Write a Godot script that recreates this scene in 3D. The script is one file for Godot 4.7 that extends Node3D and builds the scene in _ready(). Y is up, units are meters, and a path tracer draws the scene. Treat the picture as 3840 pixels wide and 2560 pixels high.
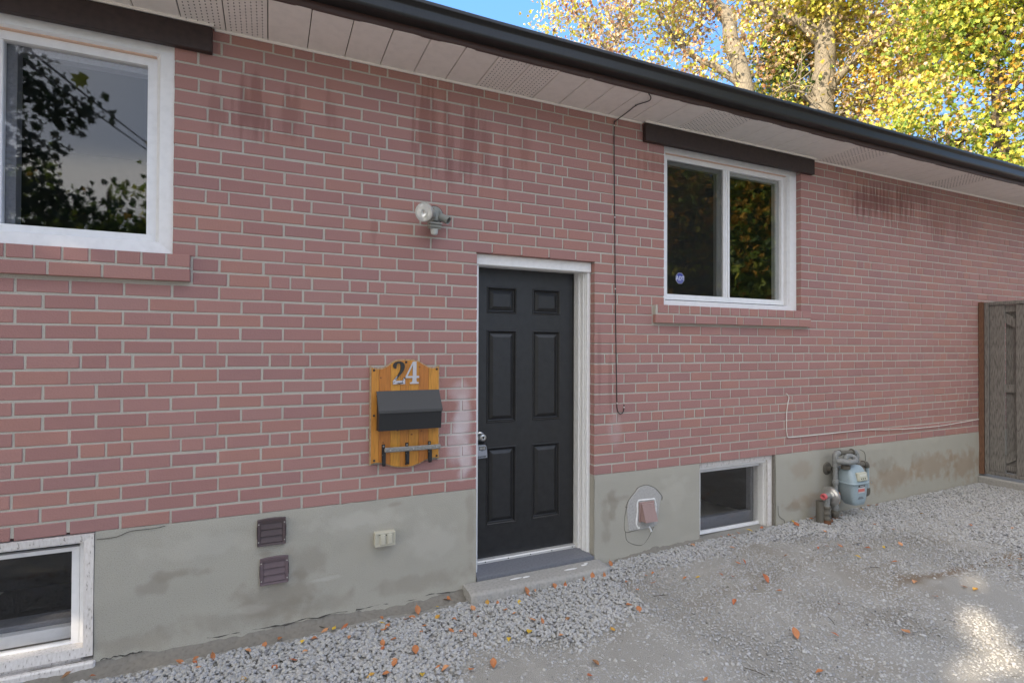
extends Node3D
# Side wall of a pink brick bungalow: black door, two windows, basement windows, letter board, gas meter, gravel drive, autumn maples.

var rng := RandomNumberGenerator.new()
var used := {}
var mats := {}
var texs := {}


# ---------------------------------------------------------------- mesh builder
class MB:
	var v := PackedVector3Array()
	var n := PackedVector3Array()
	var c := PackedColorArray()
	var uv := PackedVector2Array()
	var i := PackedInt32Array()
	var x := Transform3D.IDENTITY
	var col := Color.WHITE
	var tinted := false

	func quad(a: Vector3, b: Vector3, d: Vector3, e: Vector3) -> void:  # counter-clockwise seen from outside
		a = x * a
		b = x * b
		d = x * d
		e = x * e
		var nn := (d - a).cross(e - b).normalized()
		var k := v.size()
		v.append_array([a, b, d, e])
		n.append_array([nn, nn, nn, nn])
		c.append_array([col, col, col, col])
		i.append_array([k, k + 2, k + 1, k, k + 3, k + 2])

	func quad_out(a: Vector3, b: Vector3, d: Vector3, e: Vector3, center: Vector3) -> void:
		if (d - a).cross(e - b).dot((a + b + d + e) * 0.25 - center) < 0.0:
			quad(a, e, d, b)
		else:
			quad(a, b, d, e)

	func tri(a: Vector3, b: Vector3, d: Vector3) -> void:
		a = x * a
		b = x * b
		d = x * d
		var nn := (b - a).cross(d - a).normalized()
		var k := v.size()
		v.append_array([a, b, d])
		n.append_array([nn, nn, nn])
		c.append_array([col, col, col])
		i.append_array([k, k + 2, k + 1])

	func box(p: Vector3, q: Vector3, bev := 0.0) -> void:
		var lo := Vector3(minf(p.x, q.x), minf(p.y, q.y), minf(p.z, q.z))
		var hi := Vector3(maxf(p.x, q.x), maxf(p.y, q.y), maxf(p.z, q.z))
		var ctr := (lo + hi) * 0.5
		var h := (hi - lo) * 0.5
		bev = minf(bev, minf(h.x, minf(h.y, h.z)) * 0.98)
		var P := func(s: Vector3, k: int) -> Vector3:
			var o := h - Vector3.ONE * bev
			o[k] = h[k]
			return ctr + o * s
		for k in 3:
			var a1 := (k + 1) % 3
			var a2 := (k + 2) % 3
			for sg in [-1.0, 1.0]:
				var cs := []
				for st in [[-1, -1], [1, -1], [1, 1], [-1, 1]]:
					var s := Vector3.ONE
					s[k] = sg
					s[a1] = st[0]
					s[a2] = st[1]
					cs.append(P.call(s, k))
				quad_out(cs[0], cs[1], cs[2], cs[3], ctr)
		if bev <= 0.0:
			return
		for k in 3:  # edges along axis k
			var a1 := (k + 1) % 3
			var a2 := (k + 2) % 3
			for s1 in [-1.0, 1.0]:
				for s2 in [-1.0, 1.0]:
					var s := Vector3.ONE
					s[a1] = s1
					s[a2] = s2
					var m := s
					m[k] = -1.0
					quad_out(P.call(s, a1), P.call(s, a2), P.call(m, a2), P.call(m, a1), ctr)
		for sx in [-1.0, 1.0]:
			for sy in [-1.0, 1.0]:
				for sz in [-1.0, 1.0]:
					var s := Vector3(sx, sy, sz)
					var a: Vector3 = P.call(s, 0)
					var b: Vector3 = P.call(s, 1)
					var d: Vector3 = P.call(s, 2)
					if (b - a).cross(d - a).dot(a - ctr) < 0.0:
						tri(a, d, b)
					else:
						tri(a, b, d)

	func grid(rows: Array, wrap: bool) -> void:  # rows of points; outward = along rows x across rows
		var w: int = rows[0].size()
		var h := rows.size()
		var k := v.size()
		for j in h:
			for m in w:
				var q: Vector3 = rows[j][m]
				var l: Vector3 = rows[j][(m - 1 + w) % w] if wrap or m > 0 else q
				var r: Vector3 = rows[j][(m + 1) % w] if wrap or m < w - 1 else q
				var d: Vector3 = rows[maxi(j - 1, 0)][m]
				var u: Vector3 = rows[mini(j + 1, h - 1)][m]
				var nn := (x.basis * ((u - d).cross(r - l))).normalized()
				if nn == Vector3.ZERO:
					nn = (x.basis * (u - d)).normalized()
				v.append(x * q)
				n.append(nn)
				c.append(col)
		for j in h - 1:
			for m in (w if wrap else w - 1):
				var a := k + j * w + m
				var b := a + w
				var e := k + j * w + (m + 1) % w
				var d := e + w
				i.append_array([a, d, b, a, e, d])

	func cap(ring: PackedVector3Array, flip := false) -> void:
		var ctr := Vector3.ZERO
		for q in ring:
			ctr += q
		ctr /= ring.size()
		for m in ring.size():
			var a := ring[m]
			var b := ring[(m + 1) % ring.size()]
			if flip:
				tri(ctr, a, b)
			else:
				tri(ctr, b, a)

	func tube(pts: PackedVector3Array, radii: Variant, sides := 10, caps := true) -> void:
		var rows := []
		var nrm := Vector3.ZERO
		for j in pts.size():
			var t := (pts[mini(j + 1, pts.size() - 1)] - pts[maxi(j - 1, 0)]).normalized()
			if j == 0:
				nrm = t.cross(Vector3.UP if absf(t.y) < 0.9 else Vector3.RIGHT).normalized()
			else:
				nrm = (nrm - t * nrm.dot(t)).normalized()
			var bi := nrm.cross(t)
			var ring := PackedVector3Array()
			var r: float = radii[j] if radii is Array or radii is PackedFloat32Array else radii
			for m in sides:
				var a := TAU * m / sides
				ring.append(pts[j] + (nrm * cos(a) + bi * sin(a)) * r)
			rows.append(ring)
		grid(rows, true)
		if caps:
			cap(rows[0], true)
			cap(rows[-1])

	func lathe(prof: Array, sides := 20) -> void:  # profile of Vector2(radius, height) about the local y axis, upwards
		for j in prof.size() - 1:
			var rows := []
			for e in 2:
				var ring := PackedVector3Array()
				for m in sides:
					var a := TAU * m / sides
					var pr: Vector2 = prof[j + e]
					ring.append(Vector3(cos(a) * pr.x, pr.y, sin(a) * pr.x))
				rows.append(ring)
			grid(rows, true)

	func prism(poly: PackedVector2Array, z0: float, z1: float, bev := 0.0) -> void:  # outline counter-clockwise seen from +z
		if Geometry2D.is_polygon_clockwise(poly):
			poly = poly.duplicate()
			poly.reverse()
		var m := poly.size()
		var inner := PackedVector2Array()
		for k in m:
			var d1 := (poly[k] - poly[(k - 1 + m) % m]).normalized()
			var d2 := (poly[(k + 1) % m] - poly[k]).normalized()
			var nn := (Vector2(-d1.y, d1.x) + Vector2(-d2.y, d2.x)).normalized()
			inner.append(poly[k] + nn * bev)
		var t := Geometry2D.triangulate_polygon(inner)
		for k in range(0, t.size(), 3):
			var a := inner[t[k]]
			var b := inner[t[k + 1]]
			var d := inner[t[k + 2]]
			if (b - a).cross(d - a) < 0.0:
				var s := b
				b = d
				d = s
			tri(Vector3(a.x, a.y, z1), Vector3(b.x, b.y, z1), Vector3(d.x, d.y, z1))
			tri(Vector3(a.x, a.y, z0), Vector3(d.x, d.y, z0), Vector3(b.x, b.y, z0))
		for k in m:
			var a := poly[k]
			var b := poly[(k + 1) % m]
			if bev > 0.0:
				var e := inner[k]
				var f := inner[(k + 1) % m]
				quad(Vector3(a.x, a.y, z0), Vector3(b.x, b.y, z0), Vector3(b.x, b.y, z1 - bev), Vector3(a.x, a.y, z1 - bev))
				quad(Vector3(a.x, a.y, z1 - bev), Vector3(b.x, b.y, z1 - bev), Vector3(f.x, f.y, z1), Vector3(e.x, e.y, z1))
			else:
				quad(Vector3(a.x, a.y, z0), Vector3(b.x, b.y, z0), Vector3(b.x, b.y, z1), Vector3(a.x, a.y, z1))

	func ring(o: Rect2, q: Rect2, z0: float, z1: float, zi := INF) -> void:  # mitred frame: outer and inner rectangle, back and front, front at the inner edge
		if zi == INF:
			zi = z1
		var A := [o.position, Vector2(o.end.x, o.position.y), o.end, Vector2(o.position.x, o.end.y)]
		var B := [q.position, Vector2(q.end.x, q.position.y), q.end, Vector2(q.position.x, q.end.y)]
		for k in 4:
			var a: Vector2 = A[k]
			var b: Vector2 = A[(k + 1) % 4]
			var e: Vector2 = B[k]
			var f: Vector2 = B[(k + 1) % 4]
			quad(Vector3(a.x, a.y, z1), Vector3(b.x, b.y, z1), Vector3(f.x, f.y, zi), Vector3(e.x, e.y, zi))
			quad(Vector3(a.x, a.y, z0), Vector3(b.x, b.y, z0), Vector3(b.x, b.y, z1), Vector3(a.x, a.y, z1))
			quad(Vector3(e.x, e.y, zi), Vector3(f.x, f.y, zi), Vector3(f.x, f.y, z0), Vector3(e.x, e.y, z0))

	func mesh() -> ArrayMesh:
		var a := []
		a.resize(Mesh.ARRAY_MAX)
		a[Mesh.ARRAY_VERTEX] = v
		a[Mesh.ARRAY_NORMAL] = n
		if tinted:
			a[Mesh.ARRAY_COLOR] = c
		if uv.size() == v.size():
			a[Mesh.ARRAY_TEX_UV] = uv
		a[Mesh.ARRAY_INDEX] = i
		var m := ArrayMesh.new()
		m.add_surface_from_arrays(Mesh.PRIMITIVE_TRIANGLES, a)
		return m


# ---------------------------------------------------------------- naming and tagging
func numbered(called: String, parent: Node) -> String:
	var key := str(parent.get_instance_id()) + called
	var k: int = used.get(key, 0)
	used[key] = k + 1
	return called if k == 0 else "%s_%03d" % [called, k]


func tag(o: Node, label: String, category: String, group := "", kind := "") -> void:
	if label:
		o.set_meta("label", label)
	if category:
		o.set_meta("category", category)
	if group:
		o.set_meta("group", group)
	if kind:
		o.set_meta("kind", kind)


func thing(called: String, at: Vector3, label: String, category: String, group := "") -> Node3D:
	var o := Node3D.new()
	o.name = numbered(called, self)
	add_child(o, true)
	o.position = at
	o.set_meta("base", at)
	tag(o, label, category, group)
	return o


# A shape given in world coordinates becomes one named mesh under a thing (or under the root).
func put(called: String, shape: Variant, m: Material, parent: Node = null) -> MeshInstance3D:
	var o := MeshInstance3D.new()
	var under: Node = parent if parent else self
	o.name = numbered(called, under)
	o.mesh = shape.mesh() if shape is MB else shape
	o.material_override = m
	under.add_child(o, true)
	if parent and parent.has_meta("base"):
		o.position = -(parent.get_meta("base") as Vector3)
	return o


# ---------------------------------------------------------------- materials
func lin(r: float, g: float, b: float, a := 1.0) -> Color:
	var k := Color(r, g, b).linear_to_srgb()
	k.a = a
	return k


func noise_tex(key: String, seed_: int, freq: float, stops: Array, octaves := 3, size := 512, kind := FastNoiseLite.TYPE_SIMPLEX_SMOOTH, as_normal := 0.0) -> Texture2D:
	if texs.has(key):
		return texs[key]
	var f := FastNoiseLite.new()
	f.seed = seed_
	f.noise_type = kind
	f.frequency = freq
	f.fractal_octaves = octaves
	f.fractal_gain = 0.55
	var t := NoiseTexture2D.new()
	t.width = size
	t.height = size
	t.seamless = true
	t.seamless_blend_skirt = 0.15
	t.generate_mipmaps = false
	t.noise = f
	if as_normal > 0.0:
		t.as_normal_map = true
		t.bump_strength = as_normal
	elif stops:
		var g := Gradient.new()
		var off := PackedFloat32Array()
		var cols := PackedColorArray()
		for s in stops:
			off.append(s[0])
			cols.append(Color(s[1], s[1], s[1]) if s.size() == 2 else Color(s[1], s[2], s[3]))
		g.offsets = off
		g.colors = cols
		t.color_ramp = g
	texs[key] = t
	return t


func mat(key: String, base: Color, rough := 0.8, tex: Texture2D = null, scale := Vector3.ONE, bump: Texture2D = null, bump_cm := 0.1, metal := 0.0, spec := 0.5) -> StandardMaterial3D:
	if mats.has(key):
		return mats[key]
	var m := StandardMaterial3D.new()
	m.resource_name = key
	m.albedo_color = base
	m.roughness = rough
	m.metallic = metal
	m.metallic_specular = spec
	if tex or bump:
		m.uv1_triplanar = true
		m.uv1_world_triplanar = true
		m.uv1_triplanar_sharpness = 4.0
		m.uv1_scale = scale
	if tex:
		m.albedo_texture = tex
	if bump:
		m.heightmap_enabled = true
		m.heightmap_texture = bump
		m.heightmap_scale = bump_cm
	mats[key] = m
	return m


func rects_minus(r: Rect2, holes: Array) -> Array:
	var xs := [r.position.x, r.end.x]
	var ys := [r.position.y, r.end.y]
	for h: Rect2 in holes:
		for e in [h.position.x, h.end.x]:
			if e > r.position.x and e < r.end.x:
				xs.append(e)
		for e in [h.position.y, h.end.y]:
			if e > r.position.y and e < r.end.y:
				ys.append(e)
	xs.sort()
	ys.sort()
	var out := []
	for a in xs.size() - 1:
		for b in ys.size() - 1:
			if xs[a + 1] - xs[a] < 1e-5 or ys[b + 1] - ys[b] < 1e-5:
				continue
			var q := Rect2(xs[a], ys[b], xs[a + 1] - xs[a], ys[b + 1] - ys[b])
			var free := true
			for h: Rect2 in holes:
				if h.has_point(q.get_center()):
					free = false
			if free:
				out.append(q)
	return out


func spline(pts: Array, per := 6) -> PackedVector3Array:
	var out := PackedVector3Array()
	for k in pts.size() - 1:
		var p0: Vector3 = pts[maxi(k - 1, 0)]
		var p1: Vector3 = pts[k]
		var p2: Vector3 = pts[k + 1]
		var p3: Vector3 = pts[mini(k + 2, pts.size() - 1)]
		for s in per:
			out.append(p1.cubic_interpolate(p2, p0, p3, float(s) / per))
	out.append(pts[-1])
	return out


func scatter(called: String, mesh: Mesh, m: Material, where: Array, cols: Array, parent: Node) -> MultiMeshInstance3D:
	var mm := MultiMesh.new()
	mm.transform_format = MultiMesh.TRANSFORM_3D
	mm.use_colors = not cols.is_empty()
	mm.mesh = mesh
	mm.instance_count = where.size()
	for k in where.size():
		mm.set_instance_transform(k, where[k])
		if cols:
			mm.set_instance_color(k, cols[k])
	var o := MultiMeshInstance3D.new()
	o.multimesh = mm
	o.material_override = m
	o.name = numbered(called, parent)
	o.set_meta("kind", "stuff")
	parent.add_child(o, true)
	if parent.has_meta("base"):
		o.position = -(parent.get_meta("base") as Vector3)
	return o


func ease_x(xs: Array, ys: Array, t: float) -> float:
	for k in xs.size() - 1:
		if t < xs[k + 1]:
			return lerpf(ys[k], ys[k + 1], clampf((t - xs[k]) / (xs[k + 1] - xs[k]), 0.0, 1.0))
	return ys[-1]


func ground_y(px: float, pz: float) -> float:
	var g := ease_x([-3.0, 1.0, 2.3, 3.2, 4.5, 6.5, 8.0], [-0.055, -0.05, -0.015, 0.005, 0.03, 0.065, 0.075], px)
	return g * clampf(1.3 - pz * 0.15, 0.2, 1.0) - 0.012 * smoothstep(0.4, 1.6, pz)


func rand_basis() -> Basis:
	return Basis(Quaternion(rng.randfn(), rng.randfn(), rng.randfn(), rng.randfn()).normalized())


# ---------------------------------------------------------------- the scene
func _ready() -> void:
	rng.seed = 24
	# camera
	var yaw := deg_to_rad(24.45)
	var pitch := deg_to_rad(0.55)
	var roll := deg_to_rad(0.244)
	var f := Vector3(sin(yaw) * cos(pitch), sin(pitch), -cos(yaw) * cos(pitch))
	var r := Vector3(cos(yaw), 0, sin(yaw))
	var u := r.cross(f)
	var cam := Camera3D.new()
	cam.name = "camera"
	cam.transform = Transform3D(Basis(cos(roll) * r + sin(roll) * u, cos(roll) * u - sin(roll) * r, -f), Vector3(0, 1.6234, 3.4136))
	cam.fov = 65.086
	cam.near = 0.05
	cam.far = 400.0
	add_child(cam)
	cam.current = true
	# sky and exposure
	var env := Environment.new()
	env.background_mode = Environment.BG_SKY
	env.tonemap_mode = Environment.TONE_MAPPER_LINEAR
	env.tonemap_exposure = EXPOSURE
	env.sdfgi_enabled = true
	env.ssao_enabled = true
	env.ssil_enabled = true
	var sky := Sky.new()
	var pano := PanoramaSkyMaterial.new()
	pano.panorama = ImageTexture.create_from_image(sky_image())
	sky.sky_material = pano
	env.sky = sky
	var we := WorldEnvironment.new()
	we.name = "world_environment"
	we.environment = env
	add_child(we)
	# sun
	var sun := DirectionalLight3D.new()
	sun.name = "sun"
	sun.light_energy = SUN_ENERGY
	sun.light_color = Color(1.0, 0.93, 0.82)
	sun.light_angular_distance = 0.5
	sun.shadow_enabled = true
	add_child(sun)
	sun.look_at_from_position(Vector3.ZERO, SUN_DIR)

	build_materials()
	build_ground()
	build_house()
	build_gate()
	build_trees()
	build_wall_fittings()
	build_meter()
	build_leaves()


const EXPOSURE := 2.95
const SUN_ENERGY := 1.1
const SUN_DIR := Vector3(0.80, -0.50, -0.33)   # the way the sunlight travels


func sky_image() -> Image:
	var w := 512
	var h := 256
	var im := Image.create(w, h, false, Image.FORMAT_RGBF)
	var fn := FastNoiseLite.new()
	fn.seed = 5
	fn.frequency = 1.1
	fn.fractal_octaves = 5
	fn.noise_type = FastNoiseLite.TYPE_SIMPLEX_SMOOTH
	var to_sun := -SUN_DIR.normalized()
	for y in h:
		var el := PI * (0.5 - (y + 0.5) / h)
		for x in w:
			var az := TAU * (x + 0.5) / w   # column 0 looks towards -z
			var d := Vector3(sin(az) * cos(el), sin(el), -cos(az) * cos(el))
			var e := maxf(d.y, 0.0)
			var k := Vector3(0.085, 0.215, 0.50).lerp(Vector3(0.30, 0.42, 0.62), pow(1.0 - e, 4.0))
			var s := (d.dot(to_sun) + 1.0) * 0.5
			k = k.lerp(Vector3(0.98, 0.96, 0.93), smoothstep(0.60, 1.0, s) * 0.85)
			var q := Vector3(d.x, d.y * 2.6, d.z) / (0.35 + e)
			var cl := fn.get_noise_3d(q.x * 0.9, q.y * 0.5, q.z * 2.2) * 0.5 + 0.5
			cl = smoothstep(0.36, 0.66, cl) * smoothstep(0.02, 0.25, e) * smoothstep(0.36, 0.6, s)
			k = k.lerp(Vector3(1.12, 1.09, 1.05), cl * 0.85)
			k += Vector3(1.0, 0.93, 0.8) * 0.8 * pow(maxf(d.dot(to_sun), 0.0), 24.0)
			if d.y < 0.0:
				k = Vector3(0.22, 0.21, 0.19)
			im.set_pixel(x, y, Color(k.x, k.y, k.z))
	return im


func build_materials() -> void:
	var speck := noise_tex("speck", 3, 0.16, [[0.0, 0.42], [0.20, 0.66], [0.38, 0.82], [0.60, 0.86], [0.76, 0.92], [0.86, 1.0], [1.0, 1.0]], 3, 1024)
	var speck_h := noise_tex("speck_h", 4, 0.14, [[0.0, 0.1], [1.0, 0.9]], 4, 512)
	var cloud := noise_tex("cloud", 7, 0.012, [[0.0, 0.72], [0.35, 0.86], [0.65, 0.93], [1.0, 1.0]], 6, 512)
	var grain := noise_tex("grain", 9, 0.03, [[0.0, 0.55], [0.4, 0.85], [0.7, 0.95], [1.0, 1.0]], 5, 512)
	var wear := noise_tex("wear", 12, 0.02, [[0.0, 0.965], [0.3, 0.985], [0.6, 1.0], [1.0, 1.0]], 6, 512)
	var parge := noise_tex("parge", 15, 0.02, [[0.0, 0.80], [0.25, 0.91], [0.5, 0.95], [0.8, 0.98], [1.0, 1.0]], 7, 1024)
	var pits := noise_tex("pits", 25, 0.10, [[0.0, 0.40], [0.16, 0.80], [0.26, 0.92], [0.6, 0.96], [1.0, 1.0]], 4, 1024)
	var gritty := noise_tex("gritty", 21, 0.09, [[0.0, 0.45], [0.3, 0.78], [0.6, 0.9], [1.0, 1.0]], 5, 1024)
	var stains := stain_texture()
	var tints := [[0.52, 0.272, 0.244], [0.54, 0.285, 0.252], [0.505, 0.265, 0.242], [0.545, 0.282, 0.238], [0.515, 0.274, 0.250], [0.485, 0.252, 0.230], [0.53, 0.274, 0.234], [0.51, 0.280, 0.256], [0.475, 0.255, 0.240], [0.53, 0.282, 0.256]]
	for k in tints.size():
		var m := mat("brick_%d" % k, lin(tints[k][0], tints[k][1], tints[k][2]), 0.92, speck, Vector3.ONE * 1.1, speck_h, 0.12)
		stained(m, stains)
	var mb := mat("brick_mass", Color.WHITE, 0.92, speck, Vector3.ONE * 1.1, speck_h, 0.12)
	mb.vertex_color_use_as_albedo = true
	stained(mb, stains)
	stained(mat("mortar", lin(0.62, 0.58, 0.51), 0.95, gritty, Vector3.ONE * 2.0, gritty, 0.15), stains)
	stained(mat("parging", lin(0.41, 0.388, 0.335), 0.93, pits, Vector3.ONE * 1.3, gritty, 0.2), stains)
	mat("rough_concrete", lin(0.215, 0.197, 0.172), 0.95, parge, Vector3.ONE * 1.7, gritty, 0.4)
	mat("step_concrete", lin(0.36, 0.345, 0.325), 0.93, parge, Vector3.ONE * 1.9, gritty, 0.15)
	mat("white_vinyl", lin(0.77, 0.77, 0.79), 0.45, wear, Vector3.ONE * 1.5)
	mat("white_paint", lin(0.78, 0.77, 0.765), 0.55, wear, Vector3.ONE * 2.5, speck_h, 0.04)
	mat("old_paint", lin(0.74, 0.71, 0.70), 0.75, noise_tex("peel", 31, 0.03, [[0.0, 0.55, 0.53, 0.50], [0.17, 0.66, 0.64, 0.62], [0.24, 0.92, 0.91, 0.90], [1.0, 1, 1, 1]], 6, 512), Vector3(4, 1.3, 4), speck_h, 0.15)
	mat("soffit_white", lin(0.80, 0.75, 0.71), 0.55, wear, Vector3.ONE * 1.2)
	mat("dark_gap", lin(0.012, 0.011, 0.010), 0.9)  # near black, for painted shade in gaps and for dark print
	mat("fascia_brown", lin(0.060, 0.030, 0.026), 0.5, wear, Vector3.ONE * 3.0)
	mat("frieze_brown", lin(0.040, 0.022, 0.020), 0.55, cloud, Vector3.ONE * 3.0)
	mat("gutter_black", lin(0.020, 0.0195, 0.019), 0.38, cloud, Vector3(6, 6, 6))
	mat("shingle", lin(0.07, 0.065, 0.06), 0.95, gritty, Vector3.ONE * 2.0)
	mat("door_black", lin(0.0195, 0.0192, 0.0202), 0.42, cloud, Vector3.ONE * 2.0, noise_tex("emboss", 40, 0.05, [[0.0, 0.2], [1.0, 0.8]], 3, 512), 0.02)
	mat("grey_paint", lin(0.17, 0.175, 0.20), 0.6, parge, Vector3.ONE * 2.2, gritty, 0.06)
	mat("aluminium", lin(0.62, 0.61, 0.60), 0.45, wear, Vector3.ONE * 3.0, null, 0.0, 0.4)
	mat("steel", lin(0.50, 0.49, 0.47), 0.3, null, Vector3.ONE, null, 0.0, 0.9)
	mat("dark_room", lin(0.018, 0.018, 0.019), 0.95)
	mat("rust_line", lin(0.62, 0.42, 0.32), 0.8)
	var g := mat("window_glass", Color(0.2, 0.22, 0.22, 0.02), 0.02)
	g.transparency = BaseMaterial3D.TRANSPARENCY_ALPHA
	g.metallic_specular = 0.5
	var sc := mat("insect_screen", Color(0.10, 0.10, 0.10, 0.38), 0.9)
	sc.transparency = BaseMaterial3D.TRANSPARENCY_ALPHA
	mat("pine_board", lin(0.56, 0.235, 0.032), 0.42, noise_tex("pine", 50, 0.02, [[0.0, 0.80], [0.3, 0.92], [0.6, 0.98], [1.0, 1.0]], 5, 512), Vector3(6, 0.7, 6))
	mat("pine_edge", lin(0.52, 0.38, 0.24), 0.7, grain, Vector3(9, 2, 9))
	mat("black_metal", lin(0.022, 0.022, 0.024), 0.5, gritty, Vector3.ONE * 3.0)
	mat("dusty_black", lin(0.075, 0.074, 0.075), 0.7, gritty, Vector3.ONE * 1.7)
	mat("black_rubber", lin(0.012, 0.012, 0.012), 0.6)
	mat("grey_wood", lin(0.30, 0.29, 0.275), 0.85, grain, Vector3(3, 14, 14), gritty, 0.1)
	mat("zinc", lin(0.50, 0.49, 0.52), 0.55, wear, Vector3.ONE * 9.0)
	mat("lamp_grey", lin(0.27, 0.275, 0.25), 0.55, wear, Vector3.ONE * 6.0)
	mat("vent_brown", lin(0.075, 0.052, 0.055), 0.5, wear, Vector3.ONE * 5.0)
	mat("vent_faded", lin(0.125, 0.088, 0.098), 0.6, wear, Vector3.ONE * 5.0)
	mat("hood_pink", lin(0.30, 0.20, 0.185), 0.6, wear, Vector3.ONE * 4.0)
	mat("ivory", lin(0.50, 0.47, 0.38), 0.5, wear, Vector3.ONE * 5.0)
	mat("cable_black", lin(0.010, 0.010, 0.010), 0.5)
	mat("cable_white", lin(0.66, 0.62, 0.58), 0.5)
	mat("meter_blue", lin(0.30, 0.37, 0.41), 0.5, wear, Vector3.ONE * 4.0)
	mat("pipe_grey", lin(0.27, 0.275, 0.27), 0.55, cloud, Vector3.ONE * 6.0)
	mat("pipe_dirty", lin(0.16, 0.145, 0.12), 0.8, gritty, Vector3.ONE * 4.0)
	mat("rust", lin(0.20, 0.085, 0.04), 0.85, gritty, Vector3.ONE * 5.0)
	mat("orange_brass", lin(0.48, 0.19, 0.055), 0.55, wear, Vector3.ONE * 5.0)
	mat("grey_fence", lin(0.245, 0.225, 0.205), 0.9, noise_tex("fence", 61, 0.02, [[0.0, 0.45], [0.3, 0.75], [0.6, 0.92], [1.0, 1.0]], 6, 512), Vector3(11, 0.8, 11), grain, 0.1)
	mat("brown_post", lin(0.21, 0.105, 0.062), 0.85, grain, Vector3(11, 0.8, 11))
	mat("white_caulk", lin(0.74, 0.73, 0.73), 0.6)
	mat("cement_patch", lin(0.45, 0.435, 0.42), 0.95, parge, Vector3.ONE * 2.6, gritty, 0.25)
	mat("crack", lin(0.06, 0.055, 0.05), 0.95)
	var s := mat("stone", Color.WHITE, 0.92, gritty, Vector3.ONE * 4.0)
	s.vertex_color_use_as_albedo = true
	mat("ground_fines", lin(0.45, 0.43, 0.395), 0.97, noise_tex("fines", 70, 0.2, [[0.0, 0.50], [0.3, 0.80], [0.6, 0.92], [1.0, 1.0]], 5, 1024), Vector3.ONE * 1.25, noise_tex("fines_h", 71, 0.11, [[0.0, 0.0], [1.0, 1.0]], 5, 1024), 0.9)
	var gm: StandardMaterial3D = mats["ground_fines"]
	gm.detail_enabled = true
	gm.detail_blend_mode = BaseMaterial3D.BLEND_MODE_MIX
	gm.detail_uv_layer = BaseMaterial3D.DETAIL_UV_2
	gm.uv2_triplanar = true
	gm.uv2_world_triplanar = true
	gm.uv2_scale = Vector3.ONE / 8.0
	gm.detail_albedo = dirt_texture()
	mat("bark", lin(0.29, 0.25, 0.19), 0.95, grain, Vector3(2.5, 0.8, 2.5), grain, 1.5)
	mat("dark_bark", lin(0.10, 0.08, 0.06), 0.95, grain, Vector3(2, 1, 2), grain, 1.0)
	var l := mat("foliage", Color.WHITE, 0.6)
	l.vertex_color_use_as_albedo = true
	l.backlight_enabled = true
	l.backlight = Color(0.8, 0.8, 0.8)
	for q in [["leaf_orange", 0.42, 0.16, 0.06], ["leaf_rust", 0.40, 0.12, 0.045], ["leaf_tan", 0.52, 0.25, 0.12], ["leaf_yellow", 0.55, 0.36, 0.04], ["leaf_ochre", 0.46, 0.25, 0.04], ["leaf_brown", 0.24, 0.12, 0.055]]:
		var lm := mat(q[0], lin(q[1], q[2], q[3]), 0.65, wear, Vector3.ONE * 12.0)
		lm.backlight_enabled = true
		lm.backlight = Color(0.4, 0.4, 0.4)


func stained(m: StandardMaterial3D, t: Texture2D) -> void:
	m.detail_enabled = true
	m.detail_albedo = t
	m.detail_blend_mode = BaseMaterial3D.BLEND_MODE_MIX
	m.detail_uv_layer = BaseMaterial3D.DETAIL_UV_2
	m.uv2_triplanar = true
	m.uv2_world_triplanar = true
	m.uv2_triplanar_sharpness = 8.0
	m.uv2_scale = Vector3(1.0 / 12.0, 1.0 / 3.6, 1.0 / 12.0)
	m.uv2_offset = Vector3(2.2 / 12.0, -3.5 / 3.6, 0.0)


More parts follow.
